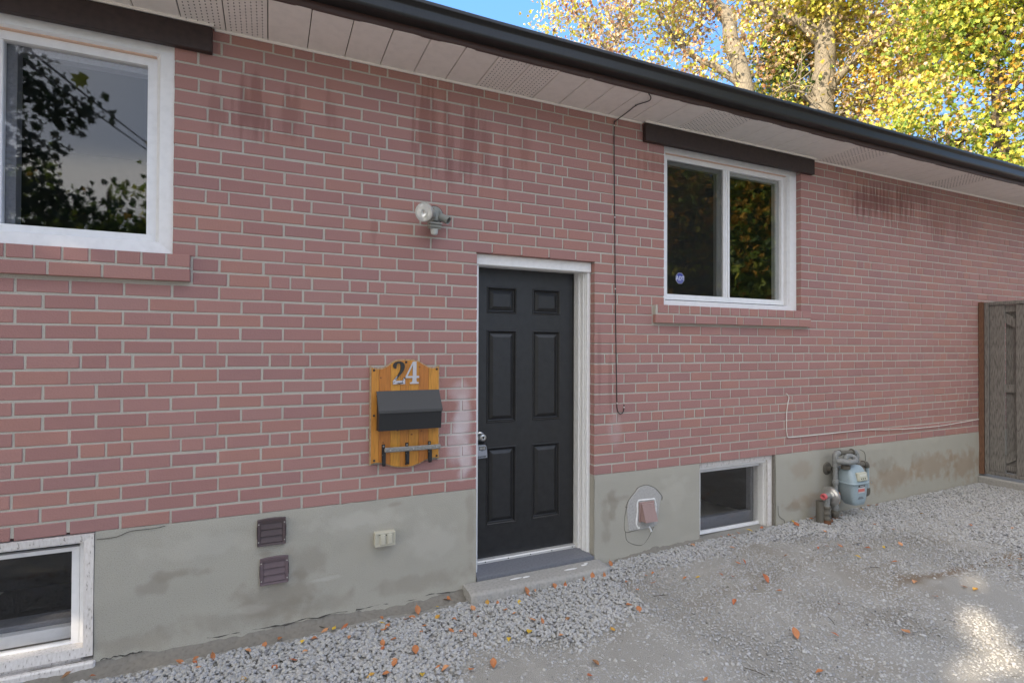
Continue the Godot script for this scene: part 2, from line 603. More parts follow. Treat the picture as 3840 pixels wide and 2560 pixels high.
# Marks on the wall itself: rust-dark run-off and broad redder patches below the eave, white paint overspray by the door, damp blotches on the parging. One pixel is 6 mm.
func stain_texture() -> Texture2D:
	var w := 2048
	var h := 614
	var buf := PackedByteArray()
	buf.resize(w * h * 4)
	var fn := FastNoiseLite.new()
	fn.seed = 77
	fn.frequency = 0.02
	fn.fractal_octaves = 4
	var marks := []   # x, y, half width, half height, strength, kind (0 round, 1 runs downwards from the top), colour
	var dark := Color(0.37, 0.20, 0.18)
	for q in [[0.93, 3.02, 0.10, 0.36, 0.62], [1.08, 2.98, 0.07, 0.34, 0.55], [1.22, 3.0, 0.06, 0.30, 0.6], [1.33, 2.95, 0.05, 0.30, 0.45], [1.5, 2.9, 0.03, 0.25, 0.4], [-0.10, 2.98, 0.10, 0.22, 0.65], [0.10, 2.98, 0.07, 0.20, 0.5], [-0.28, 2.96, 0.06, 0.16, 0.4], [0.33, 3.05, 0.05, 0.15, 0.4], [1.65, 3.05, 0.05, 0.2, 0.35], [6.1, 2.95, 0.25, 0.2, 0.25], [6.7, 2.95, 0.2, 0.22, 0.3], [7.3, 3.0, 0.3, 0.25, 0.3], [5.4, 3.1, 0.12, 0.2, 0.35], [2.28, 1.5, 0.02, 0.5, 0.4], [2.38, 1.35, 0.02, 0.4, 0.4], [0.60, 2.36, 0.03, 0.10, 0.4]]:
		marks.append([q[0], q[1], q[2], q[3], q[4] * 0.62, 1, dark])
	for k in 10:
		marks.append([rng.randf_range(-1, 8), rng.randf_range(3.0, 3.35), rng.randf_range(0.2, 0.6), rng.randf_range(0.1, 0.2), 0.25, 1, Color(0.36, 0.17, 0.13)])  # broad redder patches scattered high on the wall
	var pale := Color(0.80, 0.77, 0.78)
	for q in [[1.17, 1.32, 0.09, 0.10, 0.35], [1.19, 1.12, 0.07, 0.22, 0.62], [1.15, 0.98, 0.09, 0.20, 0.42], [1.21, 0.86, 0.06, 0.13, 0.6], [1.19, 0.76, 0.05, 0.06, 0.35], [2.42, 1.0, 0.08, 0.18, 0.18]]:
		marks.append([q[0], q[1], q[2], q[3], q[4], 0, pale])
	var damp := Color(0.52, 0.49, 0.44)
	for q in [[-0.45, 0.38, 0.16, 0.035, 0.55], [-0.55, 0.33, 0.08, 0.05, 0.45], [0.0, 0.42, 0.05, 0.03, 0.5], [0.08, 0.18, 0.25, 0.16, 0.55], [0.22, 0.33, 0.14, 0.12, 0.4], [0.0, 0.08, 0.6, 0.08, 0.35], [-0.6, 0.05, 0.3, 0.06, 0.4], [0.9, 0.10, 0.4, 0.07, 0.4], [0.75, 0.62, 0.06, 0.02, 0.5], [2.40, 0.42, 0.05, 0.14, 0.55], [2.34, 0.30, 0.05, 0.2, 0.4], [2.46, 0.46, 0.12, 0.03, 0.4], [1.25, 0.45, 0.04, 0.3, 0.35], [4.4, 0.16, 0.12, 0.05, 0.5], [5.75, 0.42, 0.2, 0.1, 0.45], [6.3, 0.45, 0.16, 0.08, 0.35]]:
		marks.append([q[0], q[1], q[2], q[3], q[4], 0, damp])
	var tan_ := Color(0.55, 0.46, 0.37)
	for q in [[5.9, 0.28, 0.5, 0.14, 0.5], [6.6, 0.35, 0.5, 0.16, 0.5], [7.2, 0.3, 0.4, 0.2, 0.55], [5.3, 0.42, 0.3, 0.12, 0.4], [4.5, 0.5, 0.2, 0.1, 0.3], [4.7, 0.2, 0.4, 0.08, 0.4]]:
		marks.append([q[0], q[1], q[2], q[3], q[4], 0, tan_])
	var light := Color(0.74, 0.72, 0.69)
	for q in [[0.55, 0.55, 0.4, 0.06, 0.3], [-0.3, 0.52, 0.35, 0.08, 0.25], [1.0, 0.35, 0.2, 0.15, 0.25], [3.0, 0.45, 0.2, 0.15, 0.25], [-0.1, 0.12, 0.15, 0.03, 0.35], [0.3, 0.22, 0.12, 0.02, 0.4]]:
		marks.append([q[0], q[1], q[2], q[3], q[4], 0, light])
	for mk in marks:
		var c: Color = mk[6]
		var x0 := maxi(0, int((mk[0] - mk[2] * 1.6 + 2.2) / 12.0 * w))
		var x1 := mini(w - 1, int((mk[0] + mk[2] * 1.6 + 2.2) / 12.0 * w))
		var y0 := maxi(0, int((3.5 - (mk[1] + mk[3] * 1.6)) / 3.6 * h))
		var y1 := mini(h - 1, int((3.5 - (mk[1] - mk[3] * 1.6)) / 3.6 * h))
		for y in range(y0, y1 + 1):
			for x in range(x0, x1 + 1):
				var dx: float = ((x + 0.5) / w * 12.0 - 2.2 - mk[0]) / mk[2]
				var dy: float = (3.5 - (y + 0.5) / h * 3.6 - mk[1]) / mk[3]
				var nz: float
				if mk[5] == 1:
					nz = fn.get_noise_2d(x * 6.0, y * 0.35) * 1.1
				else:
					nz = fn.get_noise_2d(x * 2.0, y * 2.0) * (0.35 if c == pale else 0.9)
				var d := sqrt(dx * dx + dy * dy) + nz * 0.7
				var a: float = mk[4] * (1.0 - smoothstep(0.35, 1.1, d))
				if a <= 0.004:
					continue
				var at := (y * w + x) * 4
				var old := buf[at + 3] / 255.0
				var both := a + old * (1.0 - a)
				buf[at] = int((c.r * 255.0 * a + buf[at] * old * (1.0 - a)) / both)
				buf[at + 1] = int((c.g * 255.0 * a + buf[at + 1] * old * (1.0 - a)) / both)
				buf[at + 2] = int((c.b * 255.0 * a + buf[at + 2] * old * (1.0 - a)) / both)
				buf[at + 3] = int(both * 255.0)
	return ImageTexture.create_from_image(Image.create_from_data(w, h, false, Image.FORMAT_RGBA8, buf))


# Packed dirt that shows through the fines of the drive: wheel tracks and damp patches. 8 m square, one pixel is 16 mm.
func dirt_texture() -> Texture2D:
	var w := 512
	var fn := FastNoiseLite.new()
	fn.seed = 31
	fn.frequency = 0.018
	fn.fractal_octaves = 5
	var im := Image.create(w, w, false, Image.FORMAT_RGBA8)
	for y in w:
		for x in w:
			var z := y / 64.0
			var px := x / 64.0
			var a := smoothstep(0.05, 0.55, fn.get_noise_2d(x, y)) * 0.35
			var track := exp(-pow((z - 1.16 - 0.10 * (px - 4.2) + fn.get_noise_2d(x * 2.0, y) * 0.10) / 0.055, 2.0)) * smoothstep(3.6, 4.3, px) * 0.75
			var t2 := exp(-pow((z - 0.72 + 0.05 * (px - 3.0) + fn.get_noise_2d(x * 2.0, y + 90.0) * 0.12) / 0.05, 2.0)) * smoothstep(2.2, 2.8, px) * (1.0 - smoothstep(4.2, 4.8, px)) * 0.35
			var c := Color(0.50, 0.46, 0.40).lerp(Color(0.46, 0.37, 0.27), clampf(track * 1.4, 0.0, 1.0))
			c.a = clampf(a + track + t2, 0.0, 0.8)
			im.set_pixel(x, y, c)
	return ImageTexture.create_from_image(im)


# ---------------------------------------------------------------- ground, gravel, step
func build_ground() -> void:
	var b := MB.new()
	var xs := []
	var zs := []
	var q := -60.0
	while q < 80.0:
		xs.append(q)
		q += 0.1 if q > -3.0 and q < 9.0 else (1.0 if q > -8.0 and q < 16.0 else 8.0)
	q = -60.0
	while q < 70.0:
		zs.append(q)
		q += 0.1 if q > -0.4 and q < 3.5 else (1.0 if q > -9.0 and q < 12.0 else 8.0)
	var fn := FastNoiseLite.new()
	fn.seed = 3
	fn.frequency = 0.9
	var rows := []
	for x in xs:
		var row := PackedVector3Array()
		for z in zs:
			row.append(Vector3(x, ground_y(x, maxf(z, 0.0)) + fn.get_noise_2d(x, z) * 0.012 - (0.10 if z < -0.05 and x < 8.9 and x > -3.4 else 0.0), z))
		rows.append(row)
	rows.reverse()
	b.grid(rows, false)
	var o := put("ground", b, mats["ground_fines"])
	tag(o, "pale grey crushed stone drive along the brick wall", "ground", "", "structure")

	# concrete slab under the gate
	b = MB.new()
	b.box(Vector3(7.47, -0.1, 0.003), Vector3(9.6, 0.158, 2.4), 0.012)
	o = put("path", b, mats["step_concrete"])
	tag(o, "low concrete slab under the wooden gate", "path", "", "structure")

	# loose crushed stone: single stones in eight angular shapes
	var heap := Node3D.new()
	heap.name = "gravel"
	add_child(heap)
	tag(heap, "loose light grey crushed stone heaped along the wall", "gravel", "", "stuff")
	var shapes := []
	for k in 8:
		shapes.append(stone_mesh(k))
	var where := []
	var cols := []
	for k in 8:
		where.append([])
		cols.append([])
	fn.frequency = 0.8
	fn.seed = 11
	fn.fractal_octaves = 3
	var count := 0
	var tries := 0
	while count < 130000 and tries < 800000:
		tries += 1
		var x := rng.randf_range(-1.9, 9.0)
		var z := rng.randf_range(0.03, 2.6)
		if x > 7.45 and z > 0.0 and rng.randf() < 0.98:
			continue
		if x < 1.19 and z < 0.13 + 0.02 * sin(x * 9.0):
			continue
		if x > 1.19 and x < 2.28 and z < 0.175:
			continue
		if z > 1.0 + 0.42 * (x + 0.2) and x < 2.5 and z > 2.1:
			continue
		var loose := looseness(x, z, fn)
		var chip := rng.randf() < 0.45
		if not chip and rng.randf() > loose:
			continue
		if chip and rng.randf() > 0.75:
			continue
		var s: float
		if chip:
			s = rng.randf_range(0.0028, 0.0075)
		else:
			s = rng.randf_range(0.0068, 0.0145) * (1.0 if loose > 0.5 else rng.randf_range(0.6, 1.0))
			if x > 4.5:
				s *= 0.9
		var y := ground_y(x, z) + s * 0.15 + (rng.randf() * 0.012 * loose if not chip else 0.0)
		var bs := rand_basis().scaled(Vector3(s, s * rng.randf_range(0.6, 0.95), s * rng.randf_range(0.8, 1.2)))
		var k := rng.randi() % 8
		where[k].append(Transform3D(bs, Vector3(x, y, z)))
		var g := rng.randf_range(0.44, 0.57)
		if rng.randf() < 0.03:
			g = rng.randf_range(0.18, 0.30)
		var warm := rng.randf_range(-0.005, 0.045)
		cols[k].append(Color(g + warm * 0.3, g, g + 0.018 - warm))
		count += 1
	for k in 8:
		scatter("stone", shapes[k], mats["stone"], where[k], cols[k], heap)

	# doorstep
	b = MB.new()
	var prof := [Vector2(0.02, -0.12), Vector2(0.19, -0.12), Vector2(0.187, -0.04), Vector2(0.182, 0.012), Vector2(0.170, 0.027), Vector2(0.150, 0.033), Vector2(0.02, 0.036)]
	fn.seed = 19
	fn.frequency = 14.0
	var prows := []
	for p: Vector2 in prof:
		var row := PackedVector3Array()
		for k in 56:
			var x := lerpf(1.195, 2.272, k / 55.0)
			var e := minf(k, 55 - k)
			var cut := 0.010 * maxf(0.0, 2.0 - e)
			var nz := fn.get_noise_2d(x, p.y * 2.0) * (0.012 if p.y < 0.02 else 0.004)
			row.append(Vector3(x, p.y + (nz * 0.3 if p.y > 0.02 else 0.0) - (cut * 0.4 if p.y > 0.0 else 0.0), p.x + nz - cut))
		prows.append(row)
	prows.reverse()
	b.grid(prows, false)
	for side in [0, 55]:
		var ring := PackedVector3Array()
		for row in prows:
			ring.append(row[side])
		b.cap(ring, side == 0)
	var st := thing("door_step", Vector3(1.73, -0.05, 0.1), "low worn concrete step in front of the black door", "step")
	put("slab", b, mats["step_concrete"], st)
	b = MB.new()
	for s in [[1.55, 0.08, 0.05], [1.63, 0.085, 0.035], [1.97, 0.10, 0.06], [2.10, 0.075, 0.03], [2.13, 0.055, 0.02]]:
		var poly := PackedVector2Array()
		for k in 9:
			var a := TAU * k / 9.0
			poly.append(Vector2(s[0] + cos(a) * s[2] * rng.randf_range(0.6, 1.0), -s[1] + sin(a) * 0.009 * rng.randf_range(0.5, 1.0)))
		b = MB.new()
		b.x = Transform3D(Basis(Vector3.RIGHT, -PI / 2), Vector3(0, 0.0345, 0))
		b.prism(poly, 0.0, 0.004)
		put("paint_spill", b, mats["white_caulk"], st)


func looseness(x: float, z: float, fn: FastNoiseLite) -> float:
	var nz := fn.get_noise_2d(x, z) * 0.35
	var l := 1.0 - smoothstep(0.55, 1.0, z - 0.12 * (1.6 - x) + nz) if x < 2.2 else 1.0 - smoothstep(0.18, 0.42, z + nz * 0.6)
	if x > 4.0:
		l = maxf(l, 0.85 * (1.0 - smoothstep(0.40, 0.62, z + nz * 0.5)) * smoothstep(4.0, 4.5, x))
	if x > 4.6:
		l = maxf(l, smoothstep(4.6, 5.6, x + nz * 2.0) * 0.75)
	return clampf(l, 0.05, 1.0)


func stone_mesh(k: int) -> ArrayMesh:
	var b := MB.new()
	var t := (1.0 + sqrt(5.0)) / 2.0
	var p := []
	for q in [[-1, t, 0], [1, t, 0], [-1, -t, 0], [1, -t, 0], [0, -1, t], [0, 1, t], [0, -1, -t], [0, 1, -t], [t, 0, -1], [t, 0, 1], [-t, 0, -1], [-t, 0, 1]]:
		p.append(Vector3(q[0], q[1], q[2]).normalized() * rng.randf_range(0.84, 1.14) * Vector3(1.2, 0.8, 1.0))
	for q in [[0, 11, 5], [0, 5, 1], [0, 1, 7], [0, 7, 10], [0, 10, 11], [1, 5, 9], [5, 11, 4], [11, 10, 2], [10, 7, 6], [7, 1, 8], [3, 9, 4], [3, 4, 2], [3, 2, 6], [3, 6, 8], [3, 8, 9], [4, 9, 5], [2, 4, 11], [6, 2, 10], [8, 6, 7], [9, 8, 1]]:
		b.tri(p[q[0]], p[q[1]], p[q[2]])
	return b.mesh()


# ---------------------------------------------------------------- house
const WALL_L := -3.4
const WALL_R := 9.0
const COURSE := 0.0765
const TOP := 3.3316      # mortar line under the top course
const BASE := 0.655      # top of the parged foundation

var openings := [Rect2(-2.0, 2.118, 1.518, 1.4), Rect2(1.288, -0.2, 0.948, 2.470), Rect2(2.898, 1.965, 1.611, 1.5)]
var sills := [Rect2(-2.1, 1.970, 1.703, 0.148), Rect2(2.786, 1.817, 1.815, 0.148)]
var cellars := [Rect2(-1.95, -0.02, 1.140, 0.685), Rect2(3.268, -0.06, 0.898, 0.715)]
var boxes := []


func build_house() -> void:
	var h := thing("brick_house", Vector3.ZERO, "single storey pink brick house wall with black door and white windows", "house")
	# wall: mortar bed with the openings cut out; side and back walls
	var b := MB.new()
	var holes := []
	for o: Rect2 in openings + cellars:
		holes.append(o.grow(0.004))
	for q: Rect2 in rects_minus(Rect2(WALL_L, BASE - 0.02, WALL_R - WALL_L, 3.56 - BASE), holes):
		b.box(Vector3(q.position.x, q.position.y, -0.25), Vector3(q.end.x, q.end.y, -0.0038))
	for q: Rect2 in rects_minus(Rect2(WALL_L, -0.3, WALL_R - WALL_L, BASE + 0.279), holes):
		b.box(Vector3(q.position.x, q.position.y, -0.25), Vector3(q.end.x, q.end.y, -0.02))
	b.box(Vector3(WALL_L, -0.3, -8.0), Vector3(WALL_L + 0.25, 3.53, -0.252))
	b.box(Vector3(WALL_R - 0.25, -0.3, -8.0), Vector3(WALL_R, 3.53, -0.252))
	b.box(Vector3(WALL_L, -0.3, -8.25), Vector3(WALL_R, 3.53, -8.002))
	for o: Rect2 in sills:   # mortar bed of the projecting sills
		b.box(Vector3(o.position.x + 0.004, o.position.y + 0.004, -0.05), Vector3(o.end.x - 0.004, o.end.y - 0.004, 0.029))
	var wall := put("wall", b, mats["mortar"], h)
	lay_bricks(wall)
	build_foundation(h)
	build_eaves(h)
	# rooms behind the glass, walls near black to paint the unlit inside
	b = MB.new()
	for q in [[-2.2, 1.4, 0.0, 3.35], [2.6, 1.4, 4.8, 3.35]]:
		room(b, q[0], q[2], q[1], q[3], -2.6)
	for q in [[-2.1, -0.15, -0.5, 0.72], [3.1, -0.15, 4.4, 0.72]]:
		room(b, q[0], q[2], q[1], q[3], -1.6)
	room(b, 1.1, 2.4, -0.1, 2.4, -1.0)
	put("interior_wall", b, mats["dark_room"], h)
	build_windows(h)
	build_door(h)
	build_cellar_windows(h)


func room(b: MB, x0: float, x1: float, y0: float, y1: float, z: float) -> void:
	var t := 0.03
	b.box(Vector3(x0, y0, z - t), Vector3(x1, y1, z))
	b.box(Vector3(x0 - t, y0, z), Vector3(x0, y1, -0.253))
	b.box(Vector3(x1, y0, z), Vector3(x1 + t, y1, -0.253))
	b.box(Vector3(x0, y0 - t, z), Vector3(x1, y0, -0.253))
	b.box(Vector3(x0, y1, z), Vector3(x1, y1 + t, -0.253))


func lay_bricks(wall: Node3D) -> void:
	var cam: Camera3D = $camera
	var all := []   # rect, depth offset
	var pitch := 0.2216
	for row in 36:
		var y0 := TOP - COURSE * row + 0.0055
		var y1 := y0 + 0.0655
		if row == 0:
			y1 = 3.398
		var lift := rng.randf_range(-0.0015, 0.0015)
		y0 += lift
		y1 += lift
		var joints := []
		var x := -1.144 - pitch * 12.0
		if row % 6 == 0:
			x += 0.19 * pitch
			var k := 0
			while x < WALL_R + 0.3:
				joints.append(x + rng.randf_range(-0.004, 0.004))
				x += pitch if k % 3 == 0 else pitch * 0.5
				k += 1
		else:
			if row % 2 == 0:
				x += pitch * 0.5
			while x < WALL_R + 0.3:
				joints.append(x + rng.randf_range(-0.004, 0.004))
				x += pitch
		var blocks: Array = openings + sills + cellars
		var row_bricks := []
		for k in joints.size() - 1:
			var spans := [[maxf(joints[k] + 0.0055, WALL_L), minf(joints[k + 1] - 0.0055, WALL_R)]]
			for o: Rect2 in blocks:
				if y1 - 0.02 < o.position.y or y0 + 0.03 > o.end.y:
					continue
				var next := []
				for s in spans:
					if s[1] <= o.position.x or s[0] >= o.end.x:
						next.append(s)
						continue
					if s[0] < o.position.x:
						next.append([s[0], o.position.x - (0.011 if o in sills else 0.0)])
					if s[1] > o.end.x:
						next.append([o.end.x + (0.011 if o in sills else 0.0), s[1]])
				spans = next
			for s in spans:
				if s[1] - s[0] > 0.01:
					row_bricks.append(s)
		# no slivers: a brick next to one takes its place
		var m := 0
		while m < row_bricks.size():
			var s: Array = row_bricks[m]
			if s[1] - s[0] < 0.055:
				if m + 1 < row_bricks.size() and row_bricks[m + 1][0] - s[1] < 0.03:
					row_bricks[m + 1][0] = s[0]
				elif m > 0 and s[0] - row_bricks[m - 1][1] < 0.03:
					row_bricks[m - 1][1] = s[1]
				row_bricks.remove_at(m)
				continue
			m += 1
		for o: Rect2 in blocks:   # close the joint that falls on the edge of an opening
			if y1 - 0.02 < o.position.y or y0 + 0.03 > o.end.y or o in sills:
				continue
			for s in row_bricks:
				if s[0] > o.end.x and s[0] - o.end.x < 0.03:
					s[0] = o.end.x
				if s[1] < o.position.x and o.position.x - s[1] < 0.03:
					s[1] = o.position.x
		for s in row_bricks:
			all.append([Rect2(s[0], y0, s[1] - s[0], y1 - y0), 0.0])
	# the two projecting sills: a course of headers over a course of stretchers
	var head0 := []
	var head1 := [2.786, 2.806]
	for k in 15:
		head0.push_front(-0.507 - 0.111 * k)
		head1.append(2.917 + 0.1115 * k)
	head0.append(-0.3915)
	head1.append(4.606)
	for q in [[head0, 0, true], [head1, 1, true], [[-2.12, -1.90, -1.678, -1.456, -1.233, -1.010, -0.787, -0.564, -0.3915], 0, false], [[2.781, 2.970, 3.198, 3.433, 3.662, 3.739, 3.966, 4.190, 4.429, 4.606], 1, false]]:
		var o: Rect2 = sills[q[1]]
		var js: Array = q[0]
		for k in js.size() - 1:
			var wide: float = js[k + 1] - js[k] - 0.011
			if wide > 0.02:
				all.append([Rect2(js[k] + 0.0055, o.position.y + (0.0795 if q[2] else 0.001), wide, 0.0655), 0.034])
	# the 300 bricks that show largest are single parts, the others one mass
	var ranked := []
	for k in all.size():
		var q: Rect2 = all[k][0]
		var m := q.get_center()
		var p := Vector3(m.x, m.y, 0)
		var d := cam.global_transform.affine_inverse() * p
		var size := 0.0
		if d.z < -0.1:
			var sx := d.x / -d.z
			var sy := d.y / -d.z
			if absf(sx) < 0.965 and absf(sy) < 0.63:
				size = q.get_area() / pow(-d.z, 3.0)
			if m.x > 0.57 and m.x < 1.02 and m.y > 0.86 and m.y < 1.5:
				size = 0.0
		ranked.append([size, k])
	ranked.sort_custom(func(a, c): return a[0] > c[0])
	var single := {}
	for k in 300:
		single[ranked[k][1]] = true
	var mass := MB.new()
	mass.tinted = true
	var shapes := {}
	var tints := [[0.52, 0.272, 0.244], [0.54, 0.285, 0.252], [0.505, 0.265, 0.242], [0.545, 0.282, 0.238], [0.515, 0.274, 0.250], [0.485, 0.252, 0.230], [0.53, 0.274, 0.234], [0.51, 0.280, 0.256], [0.475, 0.255, 0.240], [0.53, 0.282, 0.256]]
	for k in all.size():
		var q: Rect2 = all[k][0]
		var proud: float = all[k][1] + rng.randf_range(-0.0012, 0.0012)
		var tint := rng.randi() % 10
		var turn := Basis(Vector3(0, 0, 1), rng.randf_range(-0.004, 0.004)) * Basis(Vector3(0, 1, 0), rng.randf_range(-0.006, 0.006))
		var at := Transform3D(turn, Vector3(q.get_center().x, q.get_center().y, proud))
		if single.has(k):
			var key := "%d_%d" % [roundi(q.size.x * 250.0), rng.randi() % 3]
			if not shapes.has(key):
				var sb := MB.new()
				brick_shape(sb, q.size)
				shapes[key] = sb.mesh()
			var o := put("brick", shapes[key], mats["brick_%d" % tint], wall)
			o.transform = at
		else:
			mass.x = at
			var t: Array = tints[tint]
			mass.col = Color(t[0], t[1], t[2])
			brick_shape(mass, q.size)
	var rest := put("brick_courses", mass, mats["brick_mass"], wall)
	rest.set_meta("kind", "stuff")


func brick_shape(b: MB, size: Vector2) -> void:   # front at z = 0, slightly uneven, arrises worn
	var e := 0.0022
	var w := size.x * 0.5
	var h := size.y * 0.5
	var j := func() -> float: return rng.randf_range(-0.0012, 0.0012)
	var o := [Vector3(-w + j.call(), -h + j.call(), -e), Vector3(w + j.call(), -h + j.call(), -e), Vector3(w + j.call(), h + j.call(), -e), Vector3(-w + j.call(), h + j.call(), -e)]
	var f := []
	for k in 4:
		var q: Vector3 = o[k]
		f.append(Vector3(q.x - signf(q.x) * (e + absf(j.call())), q.y - signf(q.y) * (e + absf(j.call())), j.call() * 0.3))
	b.quad(f[0], f[1], f[2], f[3])
	for k in 4:
		var n := (k + 1) % 4
		b.quad(o[k], o[n], f[n], f[k])
		var p: Vector3 = o[k]
		var q: Vector3 = o[n]
		b.quad(Vector3(p.x, p.y, -0.095), Vector3(q.x, q.y, -0.095), q, p)


func build_foundation(h: Node3D) -> void:
	var fn := FastNoiseLite.new()
	fn.seed = 8
	fn.frequency = 2.2
	fn.fractal_octaves = 4
	var holes := cellars + [openings[1]]
	var xs := []
	var x := WALL_L
	while x < WALL_R:
		xs.append(x)
		x += 0.03
	xs.append(WALL_R)
	for c: Rect2 in holes:
		xs.append(c.position.x)
		xs.append(c.end.x)
	xs.sort()
	var ys := [-0.16, -0.10, -0.06]
	var y := -0.02
	while y < BASE - 0.02:
		ys.append(y)
		y += 0.03
	ys.append(BASE)
	ys.sort()
	var b := MB.new()
	var surf := func(px: float, j: int) -> Vector3:
		var py: float = ys[j]
		if j == ys.size() - 1:
			py += fn.get_noise_2d(px * 2.5, 40.0) * 0.009 + 0.001
		var z := 0.006 + fn.get_noise_2d(px, py) * 0.006 + fn.get_noise_2d(px * 3.0, py * 3.0) * 0.0025
		if j == ys.size() - 1:
			z = 0.001
		if py < 0.05:
			z += 0.004 * (0.05 - py) / 0.05
		return Vector3(px, py, z)
	for k in xs.size() - 1:
		if xs[k + 1] - xs[k] < 0.0005:
			continue
		for j in ys.size() - 1:
			var mid := Vector2((xs[k] + xs[k + 1]) * 0.5, (ys[j] + ys[j + 1]) * 0.5)
			var free := true
			for c: Rect2 in holes:
				if c.has_point(mid):
					free = false
			if free:
				b.quad(surf.call(xs[k], j), surf.call(xs[k + 1], j), surf.call(xs[k + 1], j + 1), surf.call(xs[k], j + 1))
	# returns into the openings
	for c: Rect2 in holes:
		var top := minf(c.end.y, BASE)
		for side in [c.position.x + 0.0012, c.end.x - 0.0012]:
			b.quad_out(Vector3(side, -0.16, -0.2), Vector3(side, -0.16, 0.008), Vector3(side, top, 0.004), Vector3(side, top, -0.2), Vector3(side + (-0.1 if side < c.get_center().x else 0.1), 0.3, -0.1))
	var found := put("foundation", smooth(b), mats["parging"], h)
	# rough footing lip between the parging and the gravel, left of the door
	b = MB.new()
	var rows := []
	fn.frequency = 9.0
	for k in 150:
		var px := lerpf(WALL_L, 1.20, k / 149.0)
		var row := PackedVector3Array()
		for q in [[0.004, 0.012], [0.010, -0.004], [0.016, -0.020], [0.045, -0.026], [0.085, -0.045], [0.125, -0.062], [0.150, -0.10]]:
			var n1 := fn.get_noise_2d(px, q[0] * 8.0)
			row.append(Vector3(px, q[1] + n1 * (0.010 if q[0] > 0.006 else 0.006) - 0.004, q[0] + fn.get_noise_2d(px * 1.3, 60.0 + q[0] * 4.0) * (0.018 if q[0] > 0.02 else 0.004)))
		rows.append(row)
	rows.reverse()
	b.grid(rows, false)
	put("footing", b, mats["rough_concrete"], found)
	b = MB.new()
	rows = []
	for k in 40:
		var px := lerpf(2.28, 3.3, k / 39.0)
		var row := PackedVector3Array()
		for q in [[0.006, 0.05], [0.02, 0.03], [0.04, 0.012], [0.075, -0.02]]:
			row.append(Vector3(px, q[1] * smoothstep(0.0, 0.5, k / 39.0) + fn.get_noise_2d(px, q[0] * 8.0) * 0.014 - 0.012, q[0] + fn.get_noise_2d(px, 30.0 + q[0]) * 0.008))
		rows.append(row)
	rows.reverse()
	b.grid(rows, false)
	put("footing", b, mats["rough_concrete"], found)
	# newer cement round the dryer hood, with its cracks
	b = MB.new()
	var poly := PackedVector2Array()
	for q in [[2.545, 0.20], [2.660, 0.195], [2.780, 0.200], [2.825, 0.22], [2.85, 0.385], [2.868, 0.435], [2.80, 0.505], [2.715, 0.538], [2.640, 0.525], [2.605, 0.49], [2.550, 0.44], [2.527, 0.36]]:
		poly.append(Vector2(q[0], q[1]))
	b.prism(poly, 0.0, 0.0135, 0.004)
	put("cement_patch", b, mats["cement_patch"], found)
	b = MB.new()
	for line in [[[2.52, 0.385], [2.55, 0.44], [2.605, 0.492], [2.64, 0.527], [2.715, 0.541], [2.80, 0.508], [2.868, 0.437], [2.87, 0.40]], [[2.52, 0.385], [2.6, 0.388], [2.66, 0.415]], [[2.525, 0.385], [2.508, 0.29], [2.515, 0.2], [2.6, 0.197], [2.72, 0.205]], [[2.515, 0.2], [2.53, 0.13], [2.6, 0.085], [2.68, 0.075], [2.74, 0.12], [2.79, 0.2]], [[4.19, 0.2], [4.20, 0.12], [4.23, 0.085], [4.27, 0.06], [4.275, 0.03]], [[-0.80, 0.62], [-0.72, 0.625], [-0.66, 0.645], [-0.56, 0.642], [-0.5, 0.652]], [[5.35, 0.62], [5.42, 0.58], [5.43, 0.50], [5.40, 0.45], [5.47, 0.42]]]:
		var pts := []
		for q in line:
			pts.append(Vector3(q[0] + rng.randf_range(-0.004, 0.004), q[1] + rng.randf_range(-0.003, 0.003), 0.0085))
		b.tube(spline(pts, 4), 0.0017, 5)
	put("crack", b, mats["crack"], found)
	b = MB.new()   # black crack line where the parging meets the footing
	for seg in [[-0.78, -0.60], [-0.30, 0.45], [0.50, 1.19]]:
		var pts := []
		for k in 14:
			pts.append(Vector3(lerpf(seg[0], seg[1], k / 13.0), 0.001 + fn.get_noise_2d(k * 0.05, seg[0] * 9.0) * 0.018, 0.0105))
		var rad := []
		var path := spline(pts, 2)
		for k in path.size():
			rad.append(0.0004 + 0.005 * maxf(0.0, fn.get_noise_2d(k * 0.07, seg[0] * 5.0) + 0.35))
		b.tube(path, rad, 5)
	put("crack", b, mats["crack"], found)


func smooth(b: MB) -> MB:   # average the normals of corners that meet
	var sum := {}
	for k in b.v.size():
		var key := b.v[k].snappedf(0.0005)
		sum[key] = (sum[key] if sum.has(key) else Vector3.ZERO) + b.n[k]
	for k in b.v.size():
		var m: Vector3 = (sum[b.v[k].snappedf(0.0005)] as Vector3).normalized()
		if m.dot(b.n[k]) > 0.6:
			b.n[k] = m
	return b


